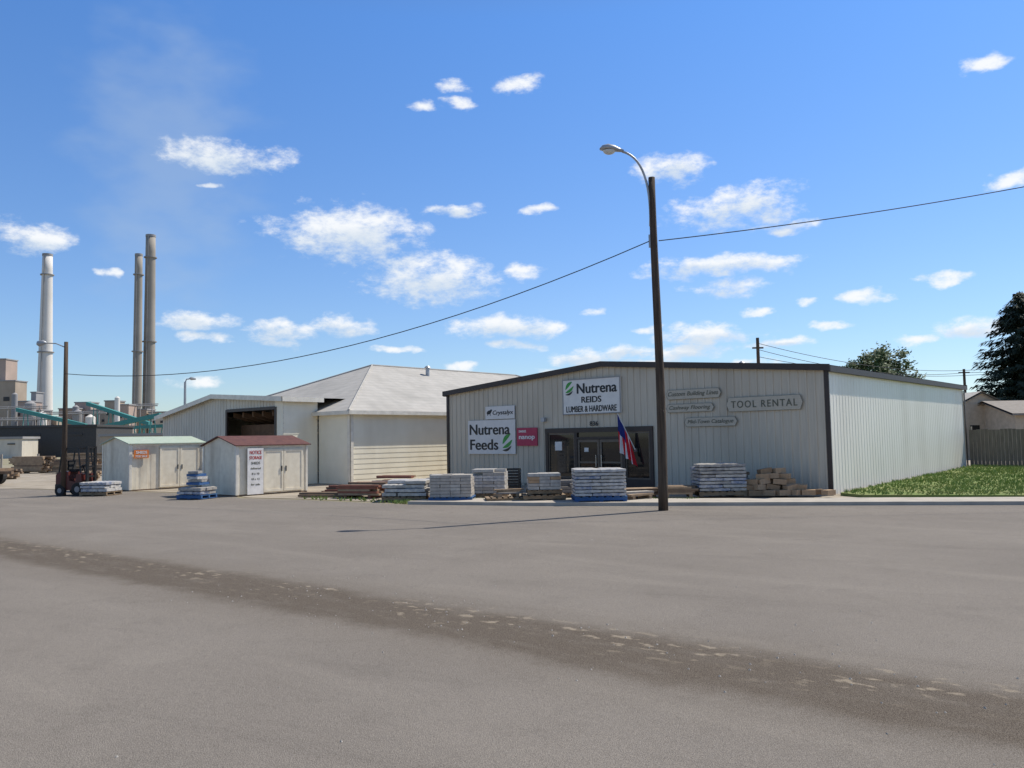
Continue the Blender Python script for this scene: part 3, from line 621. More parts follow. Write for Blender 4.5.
# ------------------------------------------------------------------ street lamp and poles
PL=Vector((3.38,18.72,0)); PT=Vector((3.355,18.72,7.7))
e=thing('street_lamp','tall dark timber pole with curved arm street lamp','street lamp',PL)
g=MB(); pts=[];rs=[]
for i in range(13):
    t=i/12; p=(PT-PL)*t; pts.append((p.x+.025*math.sin(t*5),p.y,p.z-.02*(i==0))); rs.append(.112-.036*t)
g.tube(pts,rs,12); g.obj('pole','pole',e,True)
g=MB(); P0=Vector((-.11,0,6.55));P1=Vector((-.07,0,7.5));P2=Vector((-.22,0,8.2));P3=Vector((-.72,0,8.33)); bz=[]
for i in range(15):
    t=i/14; bz.append(P0*(1-t)**3+P1*3*t*(1-t)**2+P2*3*t*t*(1-t)+P3*t**3)
g.tube(bz,.028,8); g.obj('arm','lampgrey',e,True)
g=MB(); secs=[(-.68,.04,.04,8.33),(-.78,.07,.07,8.35),(-.9,.12,.10,8.38),(-1.05,.15,.11,8.40),(-1.18,.12,.08,8.40),(-1.24,.04,.03,8.39)]
n=12; vs=[];fs=[]
for x,ry,rz,zc in secs:
    for k in range(n):
        t=2*math.pi*k/n; s_=math.sin(t); vs.append((x,ry*math.cos(t),zc+rz*(s_ if s_>0 else s_*.35)))
for i in range(len(secs)-1):
    for k in range(n): fs.append((i*n+k,i*n+(k+1)%n,(i+1)*n+(k+1)%n,(i+1)*n+k))
fs+=[tuple(range(n)),tuple((len(secs)-1)*n+k for k in range(n))[::-1]]
g.add(vs,fs); lh=g.obj('lamp_head','lampgrey',e,True)
g=MB(); vs=[];fs=[]
for j in range(5):
    r=math.cos(j/4*1.4); z=8.36-.10*math.sin(j/4*1.4)
    for k in range(14):
        t=2*math.pi*k/14; vs.append((-1.02+.15*r*math.cos(t),.11*r*math.sin(t),z))
for j in range(4):
    for k in range(14): fs.append((j*14+k,j*14+(k+1)%14,(j+1)*14+(k+1)%14,(j+1)*14+k))
fs.append(tuple(56+k for k in range(14))); g.add(vs,fs); g.obj('lens','lens',lh,True)
g=MB(); g.cyl((-.13,0,6.05),(-.13,0,6.35),.03,n=8); g.obj('insulator','lampgrey',e)
LP=Vector((-15.25,27.9,0))
e=thing('utility_pole','dark wooden utility pole with small lamp arm','pole',LP)
g=MB(); g.tube([(0,0,0),(.01,0,2.6),(0,0,5.25)],[.09,.08,.065],10); g.obj('pole','pole',e,True)
g=MB(); g.tube([(0,0,5.05),(-.35,0,5.2),(-.7,0,5.22)],.02,6); g.obj('arm','lampgrey',e)
g=MB(); g.tube([(-.68,0,5.23),(-.78,0,5.24),(-.95,0,5.2),(-1.0,0,5.18)],[.03,.09,.10,.04],8); g.obj('lamp_head','lampgrey',e,True)
e=thing('street_lamp','distant slender grey street lamp behind the sheds','street lamp',(-24.4,61,0))
g=MB(); g.tube([(0,0,0),(0,0,6.3)],[.13,.09],8); g.obj('pole','lampgrey',e)
g=MB(); g.tube([(0,0,6.25),(.1,0,6.5),(.5,0,6.55)],.05,6); g.obj('arm','lampgrey',e)
g=MB(); g.tube([(.3,0,6.55),(.45,0,6.55),(.8,0,6.5)],[.05,.13,.05],6); g.obj('lamp_head','lampgrey',e)
def wire(name,label,a,b,sag,r=.012):
    g=MB(); a=Vector(a);b=Vector(b); pts=[]
    for i in range(25):
        t=i/24; p=a.lerp(b,t); p.z-=4*sag*t*(1-t); pts.append(p)
    g.tube(pts,r,5); o=g.obj(name,'wire'); return tag(o,label,'cable')
wire('overhead_cable','black overhead cable strung between timber poles',(3.25,18.7,6.2),(-15.25,27.85,4.15),1.05,.012)
wire('overhead_cable','black overhead cable running to the roadside pole',(3.45,18.7,6.2),(16,20,8.3),.15,.012)
wp=thing('utility_pole','wooden utility pole behind the metal building','pole',(13.6,45,0))
g=MB(); g.tube([(0,0,0),(0,0,7.0)],[.12,.09],8); g.obj('pole','pole',wp)
g=MB(); g.box(-.3,.3,-.05,.05,6.4,6.48); g.obj('crossarm','pole',wp)
wp=thing('utility_pole','wooden utility pole near the neighbouring roofs','pole',(33.2,60,0))
g=MB(); g.tube([(0,0,0),(0,0,6.2)],[.12,.09],8); g.obj('pole','pole',wp)
g=MB(); g.box(-.4,.4,-.05,.05,5.9,5.98); g.obj('crossarm','pole',wp)
for dz,s in((0,.5),(-.35,.6),(-.75,.4)):
    wire('overhead_cable','thin black overhead cable behind the roof',(13.6,45,6.7+dz),(33.2,60,6.1+dz*.5),s,.016)
    wire('overhead_cable','thin black overhead cable behind the roof',(33.2,60,6.1+dz*.5),(60,70,9.4+dz),s,.016)
g=MB(); g.tube([(0,0,0),(0,0,8.5)],[.15,.11],8); o=g.obj('utility_pole','pole',loc=(16,20,0)); tag(o,'wooden utility pole beside the road','pole')

# ------------------------------------------------------------------ clutter in front of the store
def pallet_mesh(w,d):
    g=MB(); n=7; bw=w/(n*1.35)
    for i in range(n):
        x=-w/2+bw/2+i*(w-bw)/(n-1); g.cbox((x,0,.115),(bw,d,.02))
    for y in(-d/2+.05,0,d/2-.05): g.cbox((0,y,.065),(w,.06,.075))
    for x in(-w/2+.06,0,w/2-.06): g.cbox((x,0,.014),(.1,d,.02))
    return g
def pillow(g,cx,cy,cz,w,d,h,mi,rz=0):
    nx,ny=6,4; vs=[];fs=[]
    T=Matrix.Translation((cx,cy,cz))@Matrix.Rotation(rz,4,'Z')
    def f(t): return max(0,1-abs(t)**7)
    for s in(1,-1):
        for i in range(nx+1):
            for j in range(ny+1):
                a=-1+2*i/nx;b=-1+2*j/ny
                z=s*h/2*(.68+.32*(f(a)*f(b))**.5)+R(-.006,.006)
                vs.append(T@Vector((a*w/2,b*d/2,z)))
    N=(nx+1)*(ny+1)
    for s in(0,1):
        for i in range(nx):
            for j in range(ny):
                q_=[s*N+i*(ny+1)+j,s*N+(i+1)*(ny+1)+j,s*N+(i+1)*(ny+1)+j+1,s*N+i*(ny+1)+j+1]
                fs.append(tuple(q_) if s==0 else tuple(q_[::-1]))
    bd=[i*(ny+1) for i in range(nx+1)]+[nx*(ny+1)+j for j in range(1,ny+1)]+[i*(ny+1)+ny for i in range(nx-1,-1,-1)]+[j for j in range(ny-1,0,-1)]
    for k in range(len(bd)):
        a,b=bd[k],bd[(k+1)%len(bd)]; fs.append((a,N+a,N+b,b))
    g.add(vs,fs,mi)
def pallet(x,y,z,w,d,rz,mat,label):
    o=pallet_mesh(w,d).obj('pallet',mat); return tag(o,label,'pallet',None,(x,y,z),rz)
def bagstack(x,y,w,d,h,rz,mats,pm='pallet',label='',z=.08,lh=.11,jit=.02):
    pallet(x,y,z,w+.04,d+.04,rz,pm,'blue painted pallet under stacked goods' if 'blue' in pm else 'worn wooden pallet under stacked goods')
    g=MB(); n=max(2,int((h-.14)/lh)); 
    for k in range(n):
        zz=.13+lh*(k+.5)
        nx,ny=(2,3) if k%2 else (3,2)
        sh=R(-jit,jit)
        for i in range(nx):
            for j in range(ny):
                if k==n-1 and R(0,1)<.2: continue
                pillow(g,-w/2+w/nx*(i+.5)+sh+R(-jit,jit),-d/2+d/ny*(j+.5)+R(-jit,jit),zz,w/nx*.99,d/ny*.99,lh*1.04,random.randrange(len(mats)),R(-.03,.03))
    o=g.obj('bagged_goods_stack',mats,smooth=False); tag(o,label,'stacked bags',None,(x,y,z),rz); return o
def paverstack(x,y,w,d,h,rz,mats,pm='pallet',label='',z=.08,lh=.085,nx=4,ny=3,miss=.25):
    pallet(x,y,z,w+.06,d+.06,rz,pm,'blue painted pallet under stacked goods' if 'blue' in pm else 'worn wooden pallet under stacked goods')
    g=MB(); n=max(2,int((h-.13)/lh))
    for k in range(n):
        zz=.128+lh*(k+.5); m0=random.randrange(len(mats))
        for i in range(nx):
            for j in range(ny):
                if k>=n-2 and R(0,1)<miss: continue
                mi=m0 if R(0,1)<.7 else random.randrange(len(mats))
                g.cbox((-w/2+w/nx*(i+.5)+R(-.008,.008),-d/2+d/ny*(j+.5)+R(-.008,.008),zz),(w/nx*.975,d/ny*.975,lh*.90),mi,R(-.015,.015))
    o=g.obj('paver_stack',mats); tag(o,label,'stacked pavers',None,(x,y,z),rz); return o
def boardpile(x,y,L_,w,h,rz,mats,label,z=.08,bh=.04,name='lumber_stack',jit=.01):
    g=MB()
    g.cbox((-L_*.3,0,.04),(.09,w,.08)); g.cbox((L_*.3,0,.04),(.09,w,.08)); zz=.08
    while zz<h:
        nb=max(2,int(w/.15))
        for i in range(nb):
            if R(0,1)<(.4 if zz+2*bh>=h else .06): continue
            g.cbox((R(-.1,.1)*L_,-w/2+(i+.5)*w/nb,zz+bh/2),(L_*R(.75,1.02),w/nb*.93,bh*.93),random.randrange(len(mats)),R(-jit,jit))
        zz+=bh
    o=g.obj(name,mats); return tag(o,label,'lumber',None,(x,y,z),rz)
Z0=.02
boardpile(-4.45,24.6,1.35,.9,.40,-.35,['red_lumber','lumber2','lumber'],'low mixed pile of reddish and brown lumber',Z0,.06,jit=.06)
boardpile(-5.25,25.4,1.5,.5,.30,-.3,['lumber2','red_lumber'],'low pile of brown timber beside the shed',Z0,.06,jit=.06)
boardpile(-3.7,25.9,1.4,.8,.52,-.35,['red_lumber','stone_grey','lumber'],'pile of reddish boards behind the bags',Z0,.07,jit=.04)
bagstack(-2.98,23.1,1.20,.95,.66,-.1,['bag_grey','bag_white'],z=Z0,label='slumped stack of pale grey bags on a pallet',jit=.04)
paverstack(-1.68,22.55,1.12,.92,.74,-.05,['stone_grey','bag_grey','stone_grey'],'pallet_blue',z=Z0,label='neat stack of grey pavers on a blue pallet')
paverstack(-.68,23.8,.95,.86,.84,-.1,['stone_grey','bag_white','bag_grey'],z=Z0,label='stack of pale grey pavers near the entrance',nx=3)
paverstack(-2.1,24.6,.9,.9,.66,-.1,['stone_dark','stone_grey'],z=Z0,label='stack of dark grey pavers behind the paler ones',nx=3)
bagstack(2.17,21.15,1.28,1.05,.88,.02,['bag_white','bag_grey','bag_blue','bag_white'],'pallet_blue',z=.08,label='tall wrapped stack of white bags on a blue pallet',lh=.085,jit=.003)
bagstack(5.5,22.2,1.24,1.0,.90,.03,['bag_dark','bag_grey','bag_blue','bag_dark'],z=.08,label='tall stack of dark printed bags beside the tan blocks',lh=.09,jit=.008)
paverstack(1.45,23.4,.75,.6,.52,.03,['stone_dark','stone_grey'],z=Z0,label='small stack of dark pavers beside the door',nx=3)
pallet(.78,21.9,.08,1.12,.95,.05,'pallet','empty worn wooden pallet under another')
paverstack(.80,21.95,.85,.75,.58,.04,['paver','stone_grey','bag_grey'],z=.21,label='stack of tan and grey pavers on piled pallets',nx=3)
pallet(-.25,21.9,.02,1.0,.8,.1,'pallet','empty worn wooden pallet lying on the apron')
boardpile(-.2,22.0,.8,.5,.18,.3,['lumber','stone_dark'],'few short boards on an empty pallet',.15,.04,jit=.3)
boardpile(3.35,22.6,1.3,.8,.24,.15,['lumber2','lumber'],'low pile of dark boards in front of the door',Z0,.045,jit=.05)
boardpile(4.35,21.9,1.0,.8,.24,-.1,['lumber','lumber2'],'low pile of boards next to the lamp pole',.08,.05,jit=.04)
boardpile(3.2,21.5,.9,.5,.18,.5,['lumber','stone_grey'],'scattered short boards on the pavement',.08,.05,jit=.2)
e=thing('wire_bin','black slatted bin standing near the entrance','bin',(-.06,26.1,Z0),-.1)
for x in(-.25,.25):
    for y in(-.25,.25): g=MB(); g.box(x-.02,x+.02,y-.02,y+.02,0,.72); g.obj('post','black',e)
g=MB()
for z in [i*.09+.04 for i in range(8)]:
    g.box(-.25,.25,-.265,-.255,z,z+.05); g.box(-.25,.25,.255,.265,z,z+.05); g.box(-.265,-.255,-.25,.25,z,z+.05); g.box(.255,.265,-.25,.25,z,z+.05)
g.obj('slats','black',e)
g=MB(); g.box(-.17,.17,-.1,.1,0,.135); blk=g.obj('landscaping_block','paver'); b2=g.obj('landscaping_block','paver2')
tag(blk,'tan landscaping block in a loose pile','block','loose pile of landscaping blocks',(6.3,21.9,.08),.1)
tag(b2,'dark brown landscaping block in a loose pile','block','loose pile of landscaping blocks',(6.95,21.95,.08),-.1)
lay=[[(-.95,.1),(-.6,0),(-.25,.05),(.1,0),(.45,.05),(.8,-.05),(1.1,.1),(-.8,.35),(-.5,.28),(-.12,.3),(.25,.28),(.6,.3),(0,.55),(.4,.55),(-.35,.55)],
     [(-.75,.12),(-.4,.08),(-.05,.12),(.3,.08),(.6,.15),(-.2,.38),(.2,.4),(.5,.4),(-.5,.4)],[(-.55,.2),(-.25,.16),(.08,.18),(.4,.25),(-.1,.42),(.25,.45),(-.45,.42)],[(-.35,.25),(-.05,.25),(.25,.3),(.05,.45)],[(-.2,.3),(.1,.33)]]
for k,l_ in enumerate(lay):
    for dx,dy in l_:
        src=blk if R(0,1)<.6 else b2
        c=clone(src,(6.95+dx+R(-.07,.07),21.75+dy+R(-.05,.05),.08+k*.14),R(-.8,.8))
        if k: c.rotation_euler[0]=R(-.2,.2); c.rotation_euler[1]=R(-.2,.2)
for x,y,r in((8.2,21.5,.6),(7.9,22.0,-.4)): clone(blk,(x,y,.08),r)
paverstack(6.2,23.2,.75,.7,.66,-.1,['paver2','stone_grey'],z=Z0,label='stack of brown pavers behind the tan blocks')
g=MB()
for i in range(7): g.cyl((-.9,-.25+i*.08,.05+(i%2)*.06),(.9,-.22+i*.075,.05+(i%2)*.06),.035,n=8)
tag(g.obj('pipe_bundle','lumber2'),'bundle of brown pipes lying beside the lumber','pipes',None,(-5.6,25.0,Z0),-.25)

bagstack(-9.72,25.3,.85,.75,.42,-.3,['bag_blue','bag_dark'],'pallet_blue',z=Z0,label='low stack of blue bags beside the brown roofed shed')
g=MB(); 
for k in range(5): g.cbox((R(-.05,.05),R(-.05,.05),.03+k*.085),(.5-k*.05,.45,.075),k%3,R(-.3,.3))
tag(g.obj('boxed_goods',['pallet_blue','bag_dark','bag_white']),'jumbled blue and grey boxes on stacked bags','boxes',None,(-9.75,25.35,.45),-.2)

# forklift with load
e=thing('forklift','dark red forklift with overhead guard beside the pole','forklift',(-14.95,28.2,0),-.15)
g=MB()
prof=[(-.62,.22),(-.62,.75),(-.5,.86),(-.1,.86),(-.05,.55),(.2,.5),(.25,.78),(.45,.78),(.5,.2)]
n=len(prof); g.add([(x,-.38,z) for x,z in prof]+[(x,.38,z) for x,z in prof],[tuple(range(n)),tuple(range(n,2*n))[::-1]]+[(i,n+i,n+(i+1)%n,(i+1)%n) for i in range(n)])
g.obj('body','fork_red',e)
g=MB(); g.box(-.64,-.2,-.39,.39,.2,.42); g.obj('counterweight','black',e)
g=MB()
for x0,x1 in((-.5,-.38),(.42,.3)):
    for y in(-.36,.36): g.tube([(x0,y,.8),(x1,y,1.68)],.028,6)
for i in range(7): g.box(-.4+i*.115,-.36+i*.115,-.36,.36,1.68,1.71)
g.box(-.42,.36,-.38,-.34,1.66,1.72); g.box(-.42,.36,.34,.38,1.66,1.72); g.obj('overhead_guard','black',e)
g=MB()
for y in(-.22,.22): g.box(.55,.63,y-.05,y+.05,.08,1.75)
for z in(.3,.65,1.0,1.35,1.68): g.box(.56,.62,-.22,.22,z,z+.06)
g.obj('mast','black',e)
g=MB()
for y in(-.2,.2): g.box(.64,1.5,y-.05,y+.05,.05,.085); g.box(.64,.68,y-.05,y+.05,.085,.5)
g.obj('fork','black',e)
g=MB(); g.box(-.2,.1,-.2,.2,.86,.95); g.box(-.27,-.2,-.2,.2,.9,1.25); g.obj('seat','rubber',e)
g=MB(); g.tube([(.35,0,.78),(.25,0,1.05)],.02,6); g.cyl((.27,0,1.03),(.25,0,1.07),.14,n=12); g.obj('steering_wheel','black',e)
for x,r in((-.38,.2),(.36,.24)):
    for y in(-.41,.41):
        g=MB(); g.cyl((x,y-.07,r),(x,y+.07,r),r,n=18); wh=g.obj('wheel','rubber',e); g=MB(); g.cyl((x,y-.075,r),(x,y+.075,r),r*.45,n=12); g.obj('rim','plant_grey',wh)
e.scale=(.88,.9,.95)
bagstack(-13.95,27.85,.95,.85,.58,-.15,['bag_white','bag_blue','bag_white'],'pallet',z=.015,label='pallet load of white and blue bags beside the forklift')

# ------------------------------------------------------------------ fence and neighbours on the right
e=thing('fence','weathered brown board fence behind the grass','fence',S(.12,15.2,0),-ANG)
g=MB(); x=0
while x<1.9: g.box(x,x+.13,0,.02,.05,1.74+R(-.03,.03)); x+=.14
g.obj('fence_panel','fence2',e)
g=MB(); x=1.95
while x<24: g.box(x,x+.14,-.05+R(0,.006),-.025,.05,1.82+R(-.03,.03)); x+=.15
g.obj('fence_panel','fence',e)
for i in range(9):
    g=MB(); g.box(i*2.6+.0,i*2.6+.1,.03,.13,0,1.86); g.obj('post','fence',e)
def house(name,label,x0,x1,y0,y1,eave,ridge,wallm,roofm,alongx=True,cat='house',ovh=.4):
    e=thing(name,label,cat,((x0+x1)/2,y0,0)); w=(x1-x0)/2; d=y1-y0
    g=MB(); g.box(-w,w,0,d,0,eave)
    if alongx:
        for s in(-w,w): g.add([(s,0,eave),(s,d,eave),(s,d/2,ridge)],[(0,1,2)])
    else:
        for y in(0,d): g.add([(-w,y,eave),(w,y,eave),(0,y,ridge)],[(0,1,2)])
    g.obj('wall',wallm,e); g=MB(); o=ovh
    if alongx:
        k=(ridge-eave)/(d/2)*o
        for a in(0,.12): g.quad((-w-o,-o,eave-k+a),(w+o,-o,eave-k+a),(w+o,d/2,ridge+a),(-w-o,d/2,ridge+a)); g.quad((-w-o,d+o,eave-k+a),(w+o,d+o,eave-k+a),(w+o,d/2,ridge+a),(-w-o,d/2,ridge+a))
        g.quad((-w-o,-o,eave-k),(w+o,-o,eave-k),(w+o,-o,eave-k+.12),(-w-o,-o,eave-k+.12))
    else:
        k=(ridge-eave)/w*o
        for a in(0,.12):
            g.quad((-w-o,-o,eave-k+a),(0,-o,ridge+a),(0,d+o,ridge+a),(-w-o,d+o,eave-k+a)); g.quad((w+o,-o,eave-k+a),(0,-o,ridge+a),(0,d+o,ridge+a),(w+o,d+o,eave-k+a))
    g.obj('roof',roofm,e)
    g=MB(); g.box(-w*.5,-w*.1,-.03,.02,1.0,2.0); wn=g.obj('window','glass',e)
    g=MB(); g.box(w*.3,w*.55,-.04,.02,0,2.0); g.obj('door','brown',e)
    return e
house('carport','neighbouring outbuilding with pale sloping roof behind the fence',26.6,29.4,49,52,3.2,3.9,'house_wall','house_roof',False,'outbuilding',.2)
house('house','low neighbouring house with brown roof behind fence',28.2,38,46,51,2.6,3.3,'house_wall','house_roof2')
house('house','low tan house among trees beyond the fence',33.6,42,56,64,2.6,4.1,'house_wall','shed_roof2')

def spruce(x,y,h,r,label):
    e=thing('spruce_tree',label,'tree',(x,y,0)); g=MB(); g.tube([(0,0,0),(.05,0,h*.5),(0,0,h)],[.3,.18,.03],8); g.obj('trunk','bark',e)
    g=MB(); NB=460
    for b in range(NB):
        t=(b/NB)**.9; z=.6+t*(h-.7); a=R(0,6.28); Lb=r*(1-t)**.62*R(.6,1.12)+.2
        n=int(6+Lb*8)
        for i in range(n):
            s=(i+R(0,1))/n; d=s*Lb; zz=z-d*.28+ (d/Lb)**3*.25*Lb*.5
            wd=(1-s)*.5*Lb*.35+.16
            for _ in range(2):
                px=d*math.cos(a)+R(-wd,wd)*math.sin(a); py=d*math.sin(a)-R(-wd,wd)*math.cos(a); pz=zz+R(-.16,.12)
                l=R(.22,.45); w=R(.07,.15); da=a+R(-.8,.8); dr=R(.1,.3)
                g.add([(px-w*math.sin(da),py+w*math.cos(da),pz),(px+w*math.sin(da),py-w*math.cos(da),pz),(px+l*math.cos(da),py+l*math.sin(da),pz-dr)],[(0,1,2)])
    g.obj('crown','spruce',e)
spruce(37.6,60,11.9,4.9,'tall broad dark spruce tree beyond the neighbouring roofs')
spruce(41.5,61,12.8,4.6,'dark spruce tree standing close to its neighbour')
def decid(x,y,h,rx,rz,label,seed,mat='leaf',nc=70,nl=110):
    random.seed(seed)
    e=thing('deciduous_tree',label,'tree',(x,y,0)); g=MB(); zc=h-rz
    g.tube([(0,0,0),(.1,0,h*.3),(0,0,h*.6)],[h*.035,h*.028,h*.015],8)
    cs=[]
    for i in range(nc):
        while True:
            p=Vector((R(-1,1),R(-1,1),R(-1,1)))
            if .25<p.length<.95: break
        cs.append(Vector((p.x*rx,p.y*rx,zc+p.z*rz)))
    for c in cs[:14]: g.tube([(0,0,h*.3),(c.x*.5,c.y*.5,(h*.35+c.z)/2),tuple(c)],[h*.015,h*.008,.02],5)
    g.obj('trunk','bark',e); g=MB()
    for c in cs:
        cr=R(.16,.32)*rx
        for _ in range(nl):
            d=Vector((random.gauss(0,.5),random.gauss(0,.5),random.gauss(0,.38)))*cr+c
            l=R(.09,.2)*(rx/4+.3); u=Vector((R(-1,1),R(-1,1),R(-.6,.6))).normalized()*l; v=u.orthogonal().normalized()*l*.7
            g.add([d-u,d+v,d+u,d-v],[(0,1,2,3)])
    g.obj('crown',mat,e)
decid(40.2,88,10.8,3.2,3.1,'round green tree beyond the metal building roof',3)
decid(37.3,90,9.8,2.2,2.3,'smaller green tree beyond the metal building roof',9,nc=45)
random.seed(21)

# ------------------------------------------------------------------ power station and industrial area on the left
def stack(x,y,h,r0,r1,mat,label):
    e=thing('smokestack',label,'smokestack',(x,y,0)); g=MB(); n=24; k=14
    vs=[];fs=[]
    for i in range(k+1):
        r=r0+(r1-r0)*(i/k)**.8
        for j in range(n): vs.append((r*math.cos(2*math.pi*j/n),r*math.sin(2*math.pi*j/n),h*i/k))
    for i in range(k):
        for j in range(n): fs.append((i*n+j,i*n+(j+1)%n,(i+1)*n+(j+1)%n,(i+1)*n+j))
    fs.append(tuple(k*n+j for j in range(n))); g.add(vs,fs); g.obj('shaft',mat,e,True)
    for t in(.5,.9):
        g=MB(); rr=r0+(r1-r0)*t**.8; g.cyl((0,0,h*t),(0,0,h*t+.35),rr+.5,n=n); g.obj('platform','plant_grey',e)
    g=MB(); g.tube([(0,-r0-.25,1),(0,-r1-.25,h)],.16,5); g.obj('ladder','plant_grey',e)
    g=MB(); g.cyl((0,0,h),(0,0,h+.8),r1*1.05,n=n); g.obj('rim','plant_grey',e)
    return e
stack(-171.5,300,72,3.1,1.7,'stack_light','tall near white concrete smokestack of the power station')
stack(-133.3,300,78.5,2.4,1.7,'stack_dark','tall weathered grey concrete smokestack')
stack(-135.8,296,70.5,1.8,1.3,'stack_dark','slimmer grey smokestack beside the taller one')
def block(name,label,px0,px1,ytop,dep,mat,d=6,z0=0,roof=None):
    x0=(px0-512)/819.2*dep; x1=(px1-512)/819.2*dep; z=(445.5-ytop)/819.2*dep+1.7
    e=thing(name,label,'building',((x0+x1)/2,dep,0)); w=(x1-x0)/2
    g=MB(); g.box(-w,w,0,d,z0,z); g.obj('wall',mat,e)
    g=MB(); g.box(-w-.2,w+.2,-.2,d+.2,z+.01,z+.35); g.obj('roof',roof or 'plant_grey',e)
    nwin=max(2,min(9,int(w/3)))
    for i in range(nwin):
        g=MB(); cx=-w+(i+.5)*2*w/nwin; g.box(cx-w/nwin*.35,cx+w/nwin*.35,-.12,.05,z*.72,z*.78); g.obj('window','plant_dark',e)
    return e
PB='power_station_block'
block(PB,'tall narrow tan power station boiler house',-30,4,358,255,'plant_pink')
block(PB,'stepped tan power station block beside boiler house',-20,14,380,250,'plant_tan')
block(PB,'low pale power station hall',14,30,401,245,'plant_pink')
block(PB,'low tan turbine hall with flat roof',24,40,410,240,'plant_tan')
block(PB,'small tan service block by the pale smokestack',40,56,417,246,'plant_tan',5)
block(PB,'slender grey tower in the power station',30,35,392,250,'plant_grey',4)
block(PB,'low tan machinery hall between the smokestacks',58,78,409,255,'plant_tan')
block(PB,'small tan machinery block beside the hall',74,90,403,258,'plant_pink',5)
block(PB,'low tan coal handling building',88,108,411,240,'plant_tan')
block(PB,'tan coal handling tower near the twin stacks',104,116,402,238,'plant_tan',5)
block(PB,'small pinkish tower beside the coal handling building',118,128,406,236,'plant_pink',5)
block(PB,'tan annex in front of the twin smokestacks',124,146,411,250,'plant_tan')
block(PB,'pale annex beside the twin smokestacks',148,166,414,250,'grey_wall')
block('industrial_shed','long dark roofed industrial shed',-30,96,427,125,'plant_dark',12,roof='plant_dark')
block('industrial_shed','white walled low workshop',-20,22,438,118,'grey_wall',4)
block('industrial_shed','tan low workshop behind the sheds',100,166,437,110,'plant_tan',6)
def conveyor(label,a,b,w=2.2,legs=4):
    c=Vector(((a[0]+b[0])/2,(a[1]+b[1])/2,0)); e=thing('conveyor_gallery',label,'conveyor',c); a=Vector(a)-c;b=Vector(b)-c; g=MB()
    d=(b-a).normalized(); s=Vector((-d.y,d.x,0)).normalized()*w/2; up=Vector((0,0,w*.8))
    vs=[a-s,a+s,b+s,b-s,a-s+up,a+s+up,b+s+up,b-s+up]; g.add(vs,[(0,1,2,3),(4,7,6,5),(0,4,5,1),(1,5,6,2),(2,6,7,3),(3,7,4,0)]); g.obj('gallery','teal',e)
    for i in range(legs):
        g=MB(); p=a.lerp(b,(i+.5)/legs)
        for k in(-1,1): g.tube([(p.x+k*1.2,p.y,0),(p.x+k*.4,p.y,p.z)],.11,5)
        g.tube([(p.x-1.0,p.y,p.z*.3),(p.x+.6,p.y,p.z*.7)],.07,4); g.tube([(p.x+1.0,p.y,p.z*.3),(p.x-.6,p.y,p.z*.7)],.07,4)
        g.obj('trestle_leg','teal',e)
    return e
conveyor('thin teal coal conveyor gallery on trestles',(-94,180,4.4),(-77.4,180,7.6),1.2,5)
conveyor('thin teal conveyor gallery climbing to the plant',(-121,200,10.2),(-104,200,6.0),1.2,4)
conveyor('thin teal conveyor near the twin smokestacks',(-110,212,12.0),(-92,208,6.4),1.2,4)
conveyor('low teal conveyor near the pale annex',(-90,190,5.2),(-70,180,5.6),.9,6)
for i,(x,y,h,r) in enumerate(((-139,236,14,1.5),(-135.5,236,11,1.2),(-121,228,11,1.3),(-117.5,228,9.5,1.3),(-128,240,13,.9),(-112,232,15,.7),(-146,240,17,.8))):
    g=MB(); g.cyl((0,0,0),(0,0,h),r,n=16); g.cyl((0,0,h),(0,0,h+r*.6),r,.2,n=16); tag(g.obj('silo','stack_light' if i%2 else 'plant_grey',loc=(x,y,0)),'pale cylindrical silo at the power station','silo','pale silos at the power station')
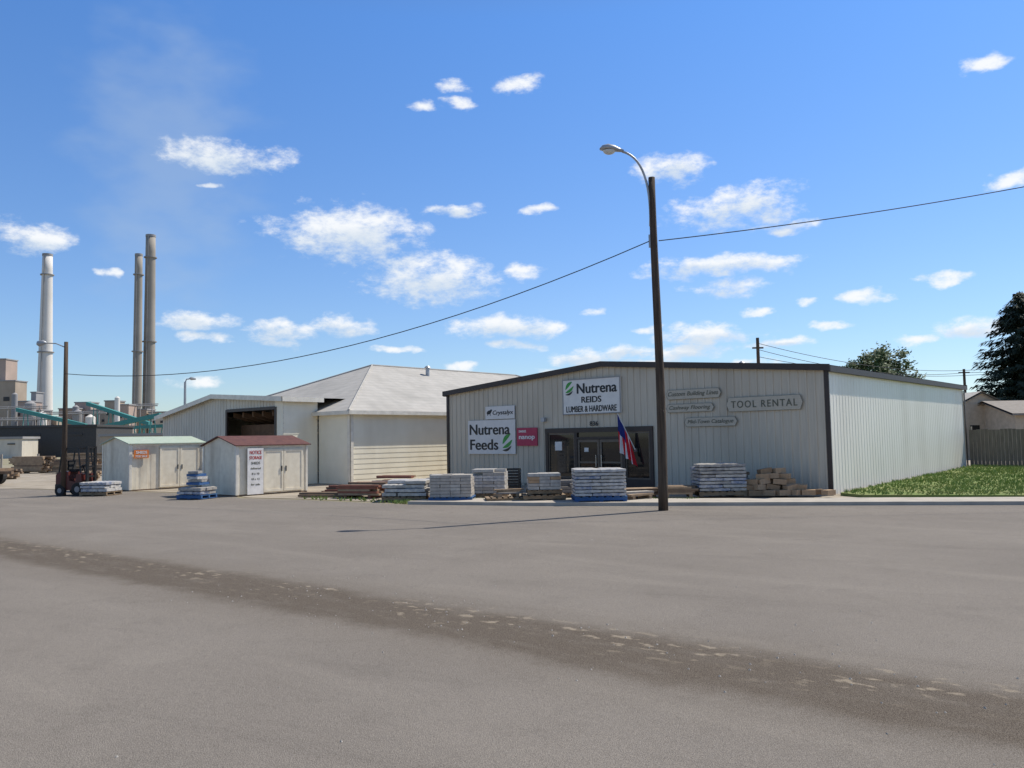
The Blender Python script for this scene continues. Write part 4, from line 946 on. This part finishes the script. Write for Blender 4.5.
for i,(x0,x1,z,y) in enumerate(((-150,-132,12.5,232),(-130,-112,10.5,226),(-118,-104,13.0,240),(-142,-125,9.0,224))):
    e=thing('pipe_bridge','thin steel pipe bridge crossing the power station','pipe bridge',((x0+x1)/2,y,0),0,'pipe bridges at the power station'); w=(x1-x0)/2
    g=MB(); g.tube([(-w,0,z),(w,0,z)],.18,6); g.tube([(-w,.5,z+.5),(w,.5,z+.5)],.14,6); g.obj('pipe','plant_grey',e)
    for k in range(4):
        g=MB(); xx=-w+(k+.5)*w/2; g.box(xx-.12,xx+.12,.2,.4,0,z+.7); g.obj('leg','plant_grey',e)
random.seed(4)
g=MB()
for i in range(9000):
    a=R(-1.0,1.0); d=R(330,420); x=d*math.sin(a);y=d*math.cos(a); hz_=4+3.0*mnoise.noise(Vector((a*14,3,0)))
    if -.62<a<-.35: hz_*=.6
    z=R(0,1)**.7*max(1.5,hz_); l=R(.6,1.4)
    g.add([(x-l,y,z-l*.6),(x+l*.2,y,z-l),(x+l,y,z+l*.3),(x-l*.3,y,z+l*.8)],[(0,1,2,3)])
o=g.obj('distant_treeline','farleaf'); o['kind']='stuff'; o['label']='low distant band of green trees on the horizon'
random.seed(31)
for x,y,l,h in((-26.5,50,3.2,.8),(-30.3,52,2.6,1.0),(-22.8,46,2.4,.6),(-27,43,2.2,.5),(-31,60,3.5,1.1),(-25.5,62,3.2,.9),(-21.0,40,1.6,.4)):
    boardpile(x,y,l,1.1,h,R(-.2,.2),['lumber','lumber2','lumber'],'pile of weathered lumber in the yard',0,.09)
e=thing('flatbed_trailer','dark flatbed trailer parked in the yard','trailer',(-24.0,36.5,0),-.1)
g=MB(); g.box(-2,1.2,-1,1,.62,.74); g.box(-2,1.9,-.08,.08,.5,.62); g.obj('deck','lumber2',e)
g=MB(); 
for i in range(5): g.box(-2+i*.75,-1.94+i*.75,-1.0,-.95,.74,1.05)
g.box(-2,1.1,-1.02,-.98,.95,1.05); g.obj('rail','lampgrey',e)
for x in(-.3,.45):
    for y in(-1.0,1.0):
        g=MB(); g.cyl((x,y-.12,.34),(x,y+.12,.34),.34,n=18); wh=g.obj('wheel','rubber',e); g=MB(); g.cyl((x,y-.125,.34),(x,y+.125,.34),.17,n=12); g.obj('rim','lampgrey',wh)
for i in range(9):
    g=MB(); g.box(-.06,.06,-.06,.06,0,1.1); tag(g.obj('fence_post','fence',loc=(-44+i*3.1,66-i*.3,0)),'short wooden post in the yard','post','wooden posts along the yard')
